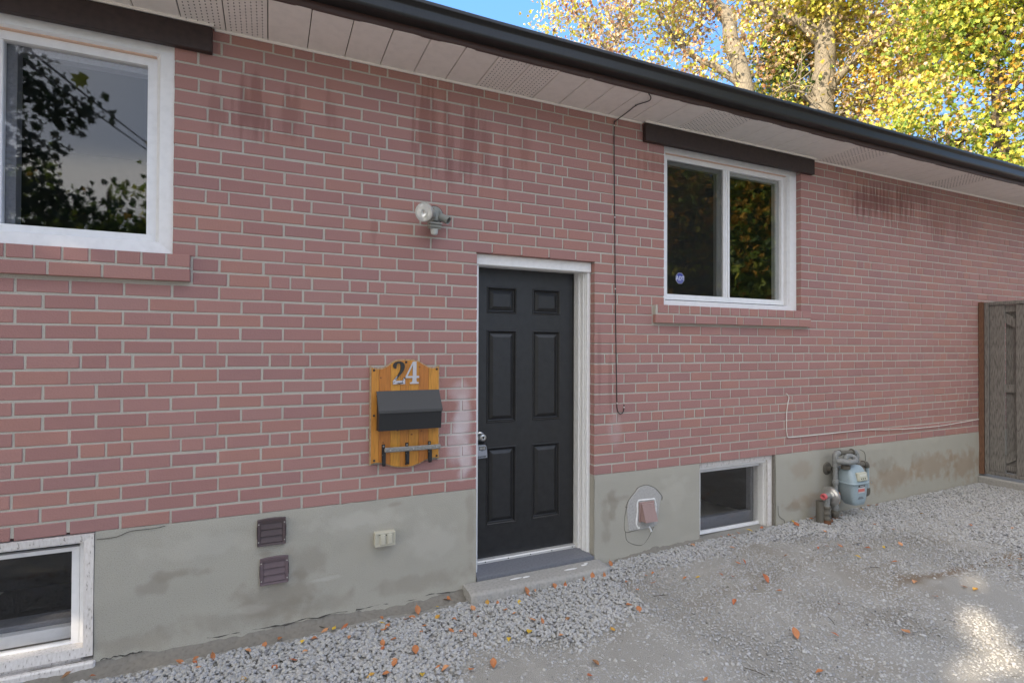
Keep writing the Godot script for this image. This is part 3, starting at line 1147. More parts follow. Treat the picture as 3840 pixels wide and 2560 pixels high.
func build_eaves(h: Node3D) -> void:
	var b := MB.new()
	# wall channel that holds the panels; it steps out over the two frieze boards
	var trim := [[WALL_L, -1.95, 0.0], [-1.95, -0.292, 0.042], [-0.292, 2.672, 0.0], [2.672, 4.652, 0.042], [4.652, WALL_R, 0.0]]
	for t in trim:
		b.box(Vector3(t[0], 3.384, t[2] + 0.001), Vector3(t[1], 3.3985, t[2] + 0.013), 0.002)
	var so := put("soffit", b, mats["soffit_white"], h)
	var step := 0.2148
	var n := -17
	while 0.195 + n * step < WALL_R:
		var x0 := 0.195 + n * step
		var vented := posmod(n - 5, 8) < 2
		b = MB.new()
		b.box(Vector3(x0 + 0.0025, 3.3965, 0.0035), Vector3(x0 + step - 0.0025, 3.412, 0.424), 0.003)
		var p := put("soffit_panel", b, mats["soffit_white"], so)
		if vented and x0 > -1.0 and x0 < 7.0:
			b = MB.new()
			for c in 7:
				var z := 0.03 + (0.0145 if c % 2 else 0.0)
				while z < 0.41:
					var px := x0 + 0.027 + c * 0.0268
					b.box(Vector3(px - 0.0026, 3.3958, z - 0.0046), Vector3(px + 0.0026, 3.3975, z + 0.0046))  # near-black boxes on the panel paint the darkness of the holes
					z += 0.029
			put("painted_perforation", b, mats["dark_gap"], p).set_meta("kind", "stuff")
		n += 1
	b = MB.new()   # near-black sheet that paints the unlit void above the joints
	b.box(Vector3(WALL_L, 3.4125, 0.001), Vector3(WALL_R, 3.418, 0.424))
	put("painted_void", b, mats["dark_gap"], so)
	# fascia, its lower edge slightly wavy
	b = MB.new()
	var fn := FastNoiseLite.new()
	fn.seed = 4
	fn.frequency = 1.2
	var rows := []
	for k in 250:
		var x := lerpf(WALL_L, WALL_R, k / 249.0)
		var dip := fn.get_noise_2d(x * 1.5, 0.0) * 0.004 + fn.get_noise_2d(x * 6.0, 5.0) * 0.0015
		var bulge := fn.get_noise_2d(x * 2.0, 9.0) * 0.004
		rows.append(PackedVector3Array([Vector3(x, 3.55, 0.4345), Vector3(x, 3.43, 0.4345 + bulge), Vector3(x, 3.398 + dip, 0.4335 + bulge * 1.3), Vector3(x, 3.3955 + dip, 0.418), Vector3(x, 3.40, 0.41)]))
	rows.reverse()
	b.grid(rows, false)
	put("fascia", b, mats["fascia_brown"], h)
	# gutter
	b = MB.new()
	var gp := [Vector2(0.437, 3.545), Vector2(0.437, 3.432), Vector2(0.506, 3.4305), Vector2(0.5135, 3.4325), Vector2(0.519, 3.4385), Vector2(0.521, 3.444), Vector2(0.5215, 3.447), Vector2(0.5275, 3.486), Vector2(0.531, 3.491), Vector2(0.547, 3.500), Vector2(0.5545, 3.5035), Vector2(0.556, 3.507), Vector2(0.5562, 3.521), Vector2(0.553, 3.5255), Vector2(0.546, 3.5255), Vector2(0.545, 3.510), Vector2(0.52, 3.50), Vector2(0.512, 3.444), Vector2(0.445, 3.440)]
	for k in gp.size() - 1:
		var row0 := PackedVector3Array()
		var row1 := PackedVector3Array()
		for s in 60:
			var x := lerpf(WALL_L - 0.1, WALL_R + 0.15, s / 59.0)
			var sag := fn.get_noise_2d(x * 0.5, 20.0) * 0.004
			row0.append(Vector3(x, gp[k].y + sag, gp[k].x))
			row1.append(Vector3(x, gp[k + 1].y + sag, gp[k + 1].x))
		b.grid([row1, row0] if true else [row0, row1], false)
	var gut := put("gutter", smooth_gutter(b), mats["gutter_black"], h)
	gut.name = "gutter"
	# roof: two slopes of shingles behind the gutter
	b = MB.new()
	var e := Vector3(0, 3.545, 0.505)
	var ridge := Vector3(0, 4.62, -3.85)
	var back := Vector3(0, 3.545, -8.6)
	for s in [[e, ridge], [ridge, back]]:
		var p: Vector3 = s[0]
		var q: Vector3 = s[1]
		var xl := Vector3(WALL_L - 0.35, 0, 0)
		var xr := Vector3(WALL_R + 0.2, 0, 0)
		var dn := Vector3(0, -0.012, 0)
		b.quad(xl + p, xr + p, xr + q, xl + q)
		b.quad(xl + q + dn, xr + q + dn, xr + p + dn, xl + p + dn)
		b.quad(xl + p + dn, xr + p + dn, xr + p, xl + p)
		b.quad(xr + p + dn, xr + q + dn, xr + q, xr + p)
		b.quad(xl + q + dn, xl + p + dn, xl + p, xl + q)
	b.quad(Vector3(WALL_R, 3.5, 0.4), Vector3(WALL_R, 3.5, -8.2), Vector3(WALL_R, 4.59, -3.85), Vector3(WALL_R, 3.53, 0.4))
	b.quad(Vector3(WALL_L, 3.5, -8.2), Vector3(WALL_L, 3.5, 0.4), Vector3(WALL_L, 3.53, 0.4), Vector3(WALL_L, 4.59, -3.85))
	var roof := put("roof", b, mats["shingle"], h)
	b = MB.new()   # ragged shingle butts showing over the gutter lip
	var x := 2.0
	while x < WALL_R:
		var w := rng.randf_range(0.12, 0.2)
		b.box(Vector3(x, 3.546, 0.46), Vector3(x + w - 0.004, 3.551 + rng.randf() * 0.003, 0.512 + rng.randf_range(-0.006, 0.006)))
		x += w
	put("shingle_edge", b, mats["shingle"], roof).set_meta("kind", "stuff")
	# frieze boards over the windows
	for q in [[-1.95, -0.300], [2.680, 4.645]]:
		b = MB.new()
		b.box(Vector3(q[0], 3.247, 0.001), Vector3(q[1], 3.384, 0.041), 0.003)
		put("frieze_board", b, mats["frieze_brown"], h)


func smooth_gutter(b: MB) -> MB:
	return b


func pane(x0: float, y0: float, x1: float, y1: float, z: float) -> MB:
	var b := MB.new()
	for zz in [z, z - 0.004]:
		b.quad(Vector3(x0, y0, zz), Vector3(x1, y0, zz), Vector3(x1, y1, zz), Vector3(x0, y1, zz))
	return b


func sheet(x0: float, y0: float, x1: float, y1: float, z: float) -> MB:
	var b := MB.new()
	b.quad(Vector3(x0, y0, z), Vector3(x1, y0, z), Vector3(x1, y1, z), Vector3(x0, y1, z))
	return b


func rect(x0: float, y0: float, x1: float, y1: float) -> Rect2:
	return Rect2(x0, y0, x1 - x0, y1 - y0)


func build_windows(h: Node3D) -> void:
	# left window
	var b := MB.new()
	b.ring(rect(-1.99, 2.123, -0.4835, 3.40), rect(-1.93, 2.183, -0.552, 3.216), -0.09, -0.022, -0.034)
	var w := put("window", b, mats["white_vinyl"], h)
	w.set_meta("label", "large white slider window at the left edge reflecting trees and sky")
	b = MB.new()
	b.ring(rect(-1.93, 2.183, -0.552, 3.216), rect(-1.905, 2.192, -0.573, 3.204), -0.11, -0.034, -0.078)
	put("jamb", b, mats["white_vinyl"], w)
	b = MB.new()
	b.ring(rect(-1.905, 2.192, -0.573, 3.204), rect(-1.86, 2.230, -0.618, 3.160), -0.13, -0.082)
	b.box(Vector3(-1.30, 2.225, -0.135), Vector3(-1.232, 3.165, -0.09), 0.003)
	put("sash", b, mats["white_vinyl"], w)
	b = MB.new()
	b.box(Vector3(-1.90, 3.2035, -0.095), Vector3(-0.575, 3.2095, -0.060))
	put("rust_line", b, mats["rust_line"], w)
	put("pane", pane(-1.87, 2.225, -0.61, 3.165, -0.105), mats["window_glass"], w)
	b = MB.new()
	b.ring(rect(-1.232, 2.2, -0.58, 3.2), rect(-1.19, 2.225, -0.60, 3.13), -0.20, -0.135)
	put("inner_sash", b, mats["grey_paint"], w)
	# right window
	b = MB.new()
	b.ring(rect(2.899, 1.966, 4.508, 3.40), rect(2.955, 2.010, 4.425, 3.232), -0.10, -0.050, -0.054)
	w = put("window", b, mats["white_vinyl"], h)
	w.set_meta("label", "two part white slider window between door and gate")
	b = MB.new()
	b.ring(rect(2.955, 2.010, 4.425, 3.232), rect(2.975, 2.016, 4.404, 3.226), -0.12, -0.054, -0.096)
	b.box(Vector3(4.396, 2.02, -0.098), Vector3(4.404, 3.22, -0.06))
	put("jamb", b, mats["white_vinyl"], w)
	b = MB.new()
	b.ring(rect(2.975, 2.022, 4.404, 3.226), rect(3.010, 2.067, 4.368, 3.190), -0.14, -0.097)
	b.box(Vector3(3.644, 2.06, -0.15), Vector3(3.662, 3.194, -0.101), 0.002)
	b.box(Vector3(3.664, 2.06, -0.15), Vector3(3.684, 3.194, -0.097), 0.002)
	b.box(Vector3(3.686, 2.06, -0.15), Vector3(3.711, 3.194, -0.092), 0.003)
	put("sash", b, mats["white_vinyl"], w)
	b = MB.new()
	b.box(Vector3(2.99, 2.0115, -0.101), Vector3(4.40, 2.021, -0.098))
	put("drain_slot", b, mats["dark_gap"], w)
	b = MB.new()
	b.box(Vector3(2.96, 3.2265, -0.098), Vector3(4.40, 3.2305, -0.07))
	put("rust_line", b, mats["rust_line"], w)
	put("pane", pane(3.0, 2.06, 3.65, 3.2, -0.118), mats["window_glass"], w)
	put("pane", pane(3.70, 2.06, 4.38, 3.2, -0.118), mats["window_glass"], w)
	put("insect_screen", sheet(3.0, 2.06, 3.65, 3.2, -0.112), mats["insect_screen"], w)
	b = MB.new()
	b.ring(rect(3.00, 2.05, 3.66, 3.20), rect(3.045, 2.068, 3.590, 3.155), -0.165, -0.128)
	b.ring(rect(3.70, 2.05, 4.38, 3.20), rect(3.720, 2.068, 4.318, 3.158), -0.165, -0.128)
	put("inner_sash", b, mats["old_sash"] if mats.has("old_sash") else mat("old_sash", lin(0.30, 0.31, 0.30), 0.5), w)
	# alarm sticker
	b = MB.new()
	var oct := PackedVector2Array()
	var oct2 := PackedVector2Array()
	for k in 8:
		var a := TAU * (k + 0.5) / 8.0
		oct.append(Vector2(3.161 + cos(a) * 0.049, 2.207 + sin(a) * 0.049))
		oct2.append(Vector2(3.161 + cos(a) * 0.0445, 2.207 + sin(a) * 0.0445))
	b.prism(oct, -0.111, -0.1095)
	var st := put("sticker", b, mat("sticker_rim", lin(0.36, 0.37, 0.45), 0.5), w)
	boxes.append(st)
	b = MB.new()
	b.prism(oct2, -0.1095, -0.1087)
	for y in [2.181, 2.235]:
		b.box(Vector3(3.137, y, -0.1086), Vector3(3.185, y + 0.0025, -0.1083))
	put("sticker", b, mat("sticker_blue", lin(0.035, 0.05, 0.30), 0.4), w)
	var tm := put("sticker", lettering("ADT", 0.036, 0.0006, "Droid Sans", 800), mat("sticker_white", lin(0.62, 0.64, 0.75), 0.5), w)
	tm.position += Vector3(3.161, 2.207, -0.1083)
	b = MB.new()
	for y in [2.184]:
		b.box(Vector3(3.139, y - 0.004, -0.1085), Vector3(3.183, y - 0.0015, -0.108))
	put("sticker", b, mats["sticker_white"], w)


func lettering(text: String, high: float, depth: float, font := "Droid Sans", weight := 400) -> TextMesh:
	var t := TextMesh.new()
	var f := SystemFont.new()
	f.font_names = PackedStringArray([font])
	f.font_weight = weight
	t.font = f
	t.text = text
	t.font_size = 64
	t.pixel_size = high / 48.0
	t.depth = depth
	t.curve_step = 1.0
	return t


func build_door(h: Node3D) -> void:
	# slab with six moulded panels
	var z := -0.20
	var X0 := 1.335
	var X1 := 2.172
	var Y0 := 0.095
	var Y1 := 2.215
	var panels := []
	for c in [[1.440, 1.680], [1.812, 2.052]]:
		for q in [[1.866, 2.062], [1.066, 1.746], [0.324, 0.892]]:
			panels.append(rect(c[0], q[0], c[1], q[1]))
	var b := MB.new()
	for q: Rect2 in rects_minus(rect(X0, Y0, X1, Y1), panels):
		b.quad(Vector3(q.position.x, q.position.y, z), Vector3(q.end.x, q.position.y, z), Vector3(q.end.x, q.end.y, z), Vector3(q.position.x, q.end.y, z))
	b.box(Vector3(X0, Y0, z - 0.045), Vector3(X1, Y1, z - 0.02))
	var door := put("door", b, mats["door_black"], h)
	door.set_meta("label", "black six panel door in a white frame")
	for q: Rect2 in panels:
		b = MB.new()
		var steps := [[0.0, 0.0], [0.003, 0.004], [0.008, 0.005], [0.012, 0.001], [0.019, -0.012], [0.024, -0.014], [0.029, -0.010], [0.052, 0.001]]
		for k in steps.size() - 1:
			var a: Rect2 = q.grow(-steps[k][0])
			var d: Rect2 = q.grow(-steps[k + 1][0])
			var za: float = z + steps[k][1]
			var zd: float = z + steps[k + 1][1]
			var A := [a.position, Vector2(a.end.x, a.position.y), a.end, Vector2(a.position.x, a.end.y)]
			var D := [d.position, Vector2(d.end.x, d.position.y), d.end, Vector2(d.position.x, d.end.y)]
			for m in 4:
				var n := (m + 1) % 4
				b.quad(Vector3(A[m].x, A[m].y, za), Vector3(A[n].x, A[n].y, za), Vector3(D[n].x, D[n].y, zd), Vector3(D[m].x, D[m].y, zd))
		var e: Rect2 = q.grow(-0.052)
		b.quad(Vector3(e.position.x, e.position.y, z + 0.001), Vector3(e.end.x, e.position.y, z + 0.001), Vector3(e.end.x, e.end.y, z + 0.001), Vector3(e.position.x, e.end.y, z + 0.001))
		put("door_panel", b, mats["door_black"], door)
	# frame: jambs, stops and brick mould, stepped
	b = MB.new()
	for s in [0, 1]:
		var e := 1.2905 if s == 0 else 2.2330
		var d := 1.0 if s == 0 else -1.0
		var lo := 0.07
		b.box(Vector3(e, lo, -0.25), Vector3(e + d * 0.045, 2.262, -0.118), 0.002)
		b.box(Vector3(e + d * 0.045, lo, -0.198), Vector3(e + d * 0.058, 2.235, -0.13), 0.002)
		b.box(Vector3(e, lo - 0.012, -0.118), Vector3(e + d * 0.044, 2.262, -0.085), 0.006)
		b.box(Vector3(e, lo - 0.02, -0.085), Vector3(e + d * 0.036, 2.262, -0.070), 0.004)
		b.box(Vector3(e, lo - 0.03, -0.070), Vector3(e + d * 0.030, 2.262, -0.052), 0.005)
		if s == 1:
			b.box(Vector3(e - 0.003, lo - 0.02, -0.069), Vector3(e + 0.006, 2.24, -0.058), 0.002)
	b.box(Vector3(1.2905, 2.190, -0.052), Vector3(2.2330, 2.2655, -0.040), 0.004)
	b.box(Vector3(1.2905, 2.196, -0.0705), Vector3(2.2330, 2.264, -0.0525))
	b.box(Vector3(1.2905, 2.203, -0.12), Vector3(2.2330, 2.264, -0.071), 0.003)
	b.box(Vector3(1.2905, 2.196, -0.25), Vector3(2.2330, 2.264, -0.1205), 0.003)
	put("door_frame", b, mats["white_paint"], door)
	b = MB.new()
	b.box(Vector3(1.336, 0.055, -0.235), Vector3(2.190, 0.094, -0.155), 0.006)
	b.box(Vector3(1.336, 0.05, -0.158), Vector3(2.188, 0.075, -0.143), 0.003)
	var th := put("threshold", b, mats["aluminium"], door)
	b = MB.new()
	for k in 5:
		b.x = Transform3D(Basis.IDENTITY, Vector3(1.42 + k * 0.18, 0.085, -0.154))
		b.box(Vector3(-0.004, -0.004, 0), Vector3(0.004, 0.004, 0.002), 0.001)
	put("screw", b, mats["black_rubber"], door)
	b = MB.new()
	b.prism(PackedVector2Array([Vector2(-0.012, 0.024), Vector2(-0.012, 0.062), Vector2(0.145, 0.0785), Vector2(0.145, 0.024)]), 0.0, 0.925, 0.0)
	for k in b.v.size():   # profile runs along x
		var q := b.v[k]
		b.v[k] = Vector3(1.2925 + q.z, q.y, -q.x)
		var m := b.n[k]
		b.n[k] = Vector3(m.z, m.y, -m.x)
	b.box(Vector3(1.2925, 0.022, 0.0), Vector3(2.23, 0.060, 0.013), 0.004)
	put("door_sill", b, mats["grey_paint"], door)
	# knob
	b = MB.new()
	b.x = Transform3D(Basis(Vector3.RIGHT, PI / 2), Vector3(1.392, 0.975, z))
	b.lathe([Vector2(0.0, 0.0), Vector2(0.033, 0.0), Vector2(0.033, 0.004), Vector2(0.026, 0.010), Vector2(0.012, 0.013), Vector2(0.012, 0.030), Vector2(0.020, 0.036), Vector2(0.026, 0.046), Vector2(0.026, 0.058), Vector2(0.022, 0.066), Vector2(0.013, 0.069), Vector2(0.0, 0.069)], 24)
	var kn := put("knob", b, mats["steel"], door)
	b = MB.new()
	b.box(Vector3(1.388, 0.966, z + 0.0685), Vector3(1.396, 0.984, z + 0.071), 0.001)
	put("keyway", b, mats["black_rubber"], door)


func build_cellar_windows(h: Node3D) -> void:
	# left, cut by the edge of the picture
	var b := MB.new()
	b.ring(rect(-1.94, 0.03, -0.813, 0.652), rect(-1.90, 0.075, -0.856, 0.615), -0.12, 0.010, 0.004)
	var w := put("basement_window", b, mats["old_paint"], h)
	w.set_meta("label", "peeling white basement window low in the left corner")
	b = MB.new()
	b.box(Vector3(-1.95, -0.05, -0.2), Vector3(-0.80, 0.006, 0.030), 0.008)
	b.box(Vector3(-1.95, -0.0, -0.18), Vector3(-0.86, 0.05, -0.012), 0.008)
	put("sill", b, mats["old_paint"], w)
	b = MB.new()
	b.ring(rect(-1.90, 0.052, -0.870, 0.605), rect(-1.88, 0.058, -0.888, 0.590), -0.12, -0.058, -0.062)
	put("storm_frame", b, mats["white_vinyl"], w)
	b = MB.new()
	b.ring(rect(-1.88, 0.058, -0.890, 0.574), rect(-1.85, 0.084, -0.924, 0.552), -0.10, -0.064, -0.070)
	put("sash", b, mats["white_vinyl"], w)
	put("pane", pane(-1.86, 0.08, -0.92, 0.555, -0.082), mats["window_glass"], w)
	b = MB.new()
	b.box(Vector3(-1.9, 0.055, -0.30), Vector3(-0.86, 0.120, -0.180), 0.004)
	put("inner_sill", b, mats["white_vinyl"], w)
	b = MB.new()
	b.box(Vector3(-1.9, 0.120, -0.34), Vector3(-0.86, 0.150, -0.22), 0.006)
	put("inner_sash", b, mats["grey_paint"], w)
	# right
	b = MB.new()
	b.ring(rect(3.269, -0.06, 4.152, 0.652), rect(3.306, -0.03, 4.106, 0.612), -0.05, -0.026, -0.030)
	w = put("basement_window", b, mats["old_paint"], h)
	w.set_meta("label", "deep set basement window between the dryer hood and gas meter")
	b = MB.new()
	b.box(Vector3(4.106, -0.05, -0.19), Vector3(4.150, 0.612, -0.0505), 0.004)
	b.box(Vector3(4.097, -0.05, -0.10), Vector3(4.1055, 0.61, -0.07), 0.003)
	b.box(Vector3(3.27, -0.05, -0.19), Vector3(3.306, 0.612, -0.0505), 0.004)
	b.box(Vector3(3.306, 0.585, -0.19), Vector3(4.105, 0.650, -0.0505), 0.004)
	b.box(Vector3(3.306, 0.568, -0.15), Vector3(4.105, 0.584, -0.10), 0.003)
	put("jamb", b, mats["white_paint"], w)
	b = MB.new()
	b.box(Vector3(4.153, -0.03, -0.03), Vector3(4.166, 0.65, 0.0), 0.003)
	put("mortar_joint", b, mats["rough_concrete"], w)
	b = MB.new()
	b.ring(rect(3.38, 0.012, 4.130, 0.566), rect(3.398, 0.034, 4.112, 0.544), -0.15, -0.118, -0.120)
	put("sash", b, mats["white_vinyl"], w)
	put("pane", pane(3.39, 0.03, 4.12, 0.55, -0.135), mats["window_glass"], w)
	b = MB.new()
	b.ring(rect(3.32, -0.06, 4.16, 0.60), rect(3.40, 0.115, 4.085, 0.56), -0.25, -0.20)
	put("inner_sash", b, mats["grey_paint"], w)
	b = MB.new()
	b.box(Vector3(3.27, -0.12, -0.2), Vector3(4.15, -0.004, -0.02), 0.01)
	put("sill", b, mats["rough_concrete"], w)


# ---------------------------------------------------------------- gate
func build_gate() -> void:
	var X := 7.503
	var po := thing("gate_post", Vector3(X + 0.045, 0.16, 0.03), "reddish brown timber post fixed to the brick wall beside the gate", "post")
	var b := MB.new()
	b.box(Vector3(X, 0.177, 0.004), Vector3(X + 0.09, 2.160, 0.054), 0.003)
	put("post", b, mats["brown_post"], po)
	var g := thing("wooden_gate", Vector3(X + 0.04, 0.18, 0.6), "weathered grey board gate at the end of the brick wall", "gate")
	var put_board := func(called: String, x0: float, y0: float, z0: float, x1: float, y1: float, z1: float) -> void:
		var m := MB.new()
		m.box(Vector3(X + x0, y0, z0), Vector3(X + x1, y1, z1), 0.003)
		put(called, m, mats["grey_fence"], g)
	# picture frame
	put_board.call("frame", 0.0, 0.19, 0.060, 0.05, 2.157, 0.100)
	put_board.call("frame", 0.0, 2.117, 0.1005, 0.05, 2.157, 1.40)
	put_board.call("frame", 0.0, 0.19, 0.1005, 0.05, 0.228, 1.40)
	put_board.call("frame", 0.0, 0.19, 1.4005, 0.05, 2.157, 1.44)
	# front boards, rails behind them, boards behind the gaps
	var z := 0.103
	while z < 1.3:
		put_board.call("board", 0.012, 0.230, z, 0.030, 2.115, z + 0.139)
		put_board.call("back_board", 0.062, 0.230, z + 0.128, 0.080, 2.115, z + 0.25)
		z += 0.238
	put_board.call("rail", 0.0305, 0.262, 0.101, 0.061, 0.316, 1.399)
	put_board.call("rail", 0.0305, 1.132, 0.101, 0.061, 1.222, 1.399)
	put_board.call("rail", 0.0305, 2.032, 0.101, 0.061, 2.114, 1.399)
	for q in [[2.02, 1.25], [0.33, 1.10]]:
		b = MB.new()
		var a := Vector3(X + 0.046, q[0] + (-0.02 if q[0] > 1.0 else 0.02), 0.20)
		var e := Vector3(X + 0.046, q[1], 1.2)
		var mid := (a + e) * 0.5
		b.x = Transform3D(Basis(Vector3.RIGHT, -atan2(e.y - a.y, e.z - a.z)), mid)
		b.box(Vector3(-0.0145, -0.045, -mid.distance_to(a)), Vector3(0.0145, 0.045, mid.distance_to(a)), 0.002)
		put("brace", b, mats["grey_fence"], g)
	b = MB.new()
	for q in [[0.115, 1.02], [0.17, 0.93], [0.13, 1.95], [0.355, 1.86], [0.36, 0.72], [0.40, 1.42], [0.21, 0.60]]:
		b.x = Transform3D(Basis(Vector3.FORWARD, PI / 2), Vector3(X + 0.0125, q[1], q[0]))
		b.lathe([Vector2(0.0, -0.001), Vector2(0.010, 0.0), Vector2(0.006, 0.0012), Vector2(0.0, 0.0012)], 9)
	put("knot", b, mats["dark_bark"], g)


# ---------------------------------------------------------------- trees
var leaf_shape: ArrayMesh
var PAL := {
	"yellow": Color(0.72, 0.62, 0.13), "tan": Color(0.66, 0.50, 0.33), "green": Color(0.22, 0.31, 0.045), "deep": Color(0.055, 0.10, 0.022), "ochre": Color(0.58, 0.34, 0.045), "lime": Color(0.52, 0.54, 0.07), "rust": Color(0.40, 0.20, 0.10), "needle": Color(0.07, 0.09, 0.05),
}


func maple_leaf() -> ArrayMesh:
	var b := MB.new()
	var rim := []
	for q in [[0.0, -0.45], [0.28, -0.40], [0.24, -0.18], [0.52, 0.02], [0.30, 0.10], [0.36, 0.34], [0.12, 0.26], [0.0, 0.58], [-0.12, 0.26], [-0.36, 0.34], [-0.30, 0.10], [-0.52, 0.02], [-0.24, -0.18], [-0.28, -0.40]]:
		var fold: float = absf(q[0]) * 0.35 - q[1] * q[1] * 0.5
		rim.append(Vector3(q[0], q[1], fold))
	for k in rim.size():
		b.tri(Vector3(0, -0.05, 0), rim[k], rim[(k + 1) % rim.size()])
	return b.mesh()


func leaves_in(balls: Array, per_m3: float, weights: Dictionary, size: float, holes := []) -> Array:
	var where := []
	var cols := []
	var keys := weights.keys()
	var total := 0.0
	for k in keys:
		total += weights[k]
	for q in balls:
		var c := Vector3(q[0], q[1], q[2])
		var rad: float = q[3]
		var n := int(per_m3 * 4.19 * rad * rad * rad)
		var t := rng.randf() * total
		var lead: String = keys[0]
		for k in keys:
			t -= weights[k]
			if t <= 0.0:
				lead = k
				break
		for m in n:
			var d := Vector3(rng.randfn(), rng.randfn() * 0.8, rng.randfn()) * 0.62 * rad
			var p := c + d
			var skip := false
			for hl in holes:
				var v: Vector3 = p - hl[0]
				var along := v.dot(hl[1])
				if (v - hl[1] * along).length() < hl[2] + 0.05:
					skip = true
					break
			if skip:
				continue
			var s := size * rng.randf_range(0.7, 1.25)
			var bs := Basis(Vector3.UP, rng.randf() * TAU) * Basis(Vector3.RIGHT, PI + rng.randfn() * 0.75) * Basis(Vector3.FORWARD, rng.randfn() * 0.5)
			where.append(Transform3D(bs.scaled(Vector3.ONE * s), p))
			var key: String = lead
			if rng.randf() < 0.55:
				var u := rng.randf() * total
				for k in keys:
					u -= weights[k]
					if u <= 0.0:
						key = k
						break
			var col: Color = PAL[key]
			var vv := rng.randf_range(0.75, 1.2)
			cols.append(Color(col.r * vv, col.g * vv * rng.randf_range(0.92, 1.08), col.b * vv))
	return [where, cols]


func limb(pts: Array, r0: float, r1: float, sides := 9) -> MB:
	var b := MB.new()
	var vs := []
	for q in pts:
		vs.append(Vector3(q[0], q[1], q[2]))
	var path := spline(vs, 5)
	var rad := []
	var fn := FastNoiseLite.new()
	fn.seed = int(pts[0][0] * 100.0)
	fn.frequency = 0.25
	for k in path.size():
		rad.append(lerpf(r0, r1, float(k) / (path.size() - 1)) * (1.0 + fn.get_noise_1d(k) * 0.22))
	b.tube(path, rad, sides)
	return b


func twigs(path: Array, n: int, long: float, thick: float) -> MB:
	var b := MB.new()
	for k in n:
		var t := rng.randf() * (path.size() - 1.001)
		var j := int(t)
		var a0 := Vector3(path[j][0], path[j][1], path[j][2])
		var a1 := Vector3(path[j + 1][0], path[j + 1][1], path[j + 1][2])
		var p := a0.lerp(a1, t - j)
		var d := Vector3(rng.randfn(), rng.randf_range(-0.1, 0.9), rng.randfn()).normalized()
		var pts := [p]
		for s in 4:
			d = (d + Vector3(rng.randfn(), rng.randfn() + 0.15, rng.randfn()) * 0.35).normalized()
			p += d * long / 4.0
			pts.append(p)
		var rad := []
		for s in 5:
			rad.append(thick * (1.0 - s / 5.5))
		b.tube(PackedVector3Array(pts), rad, 5, false)
	return b


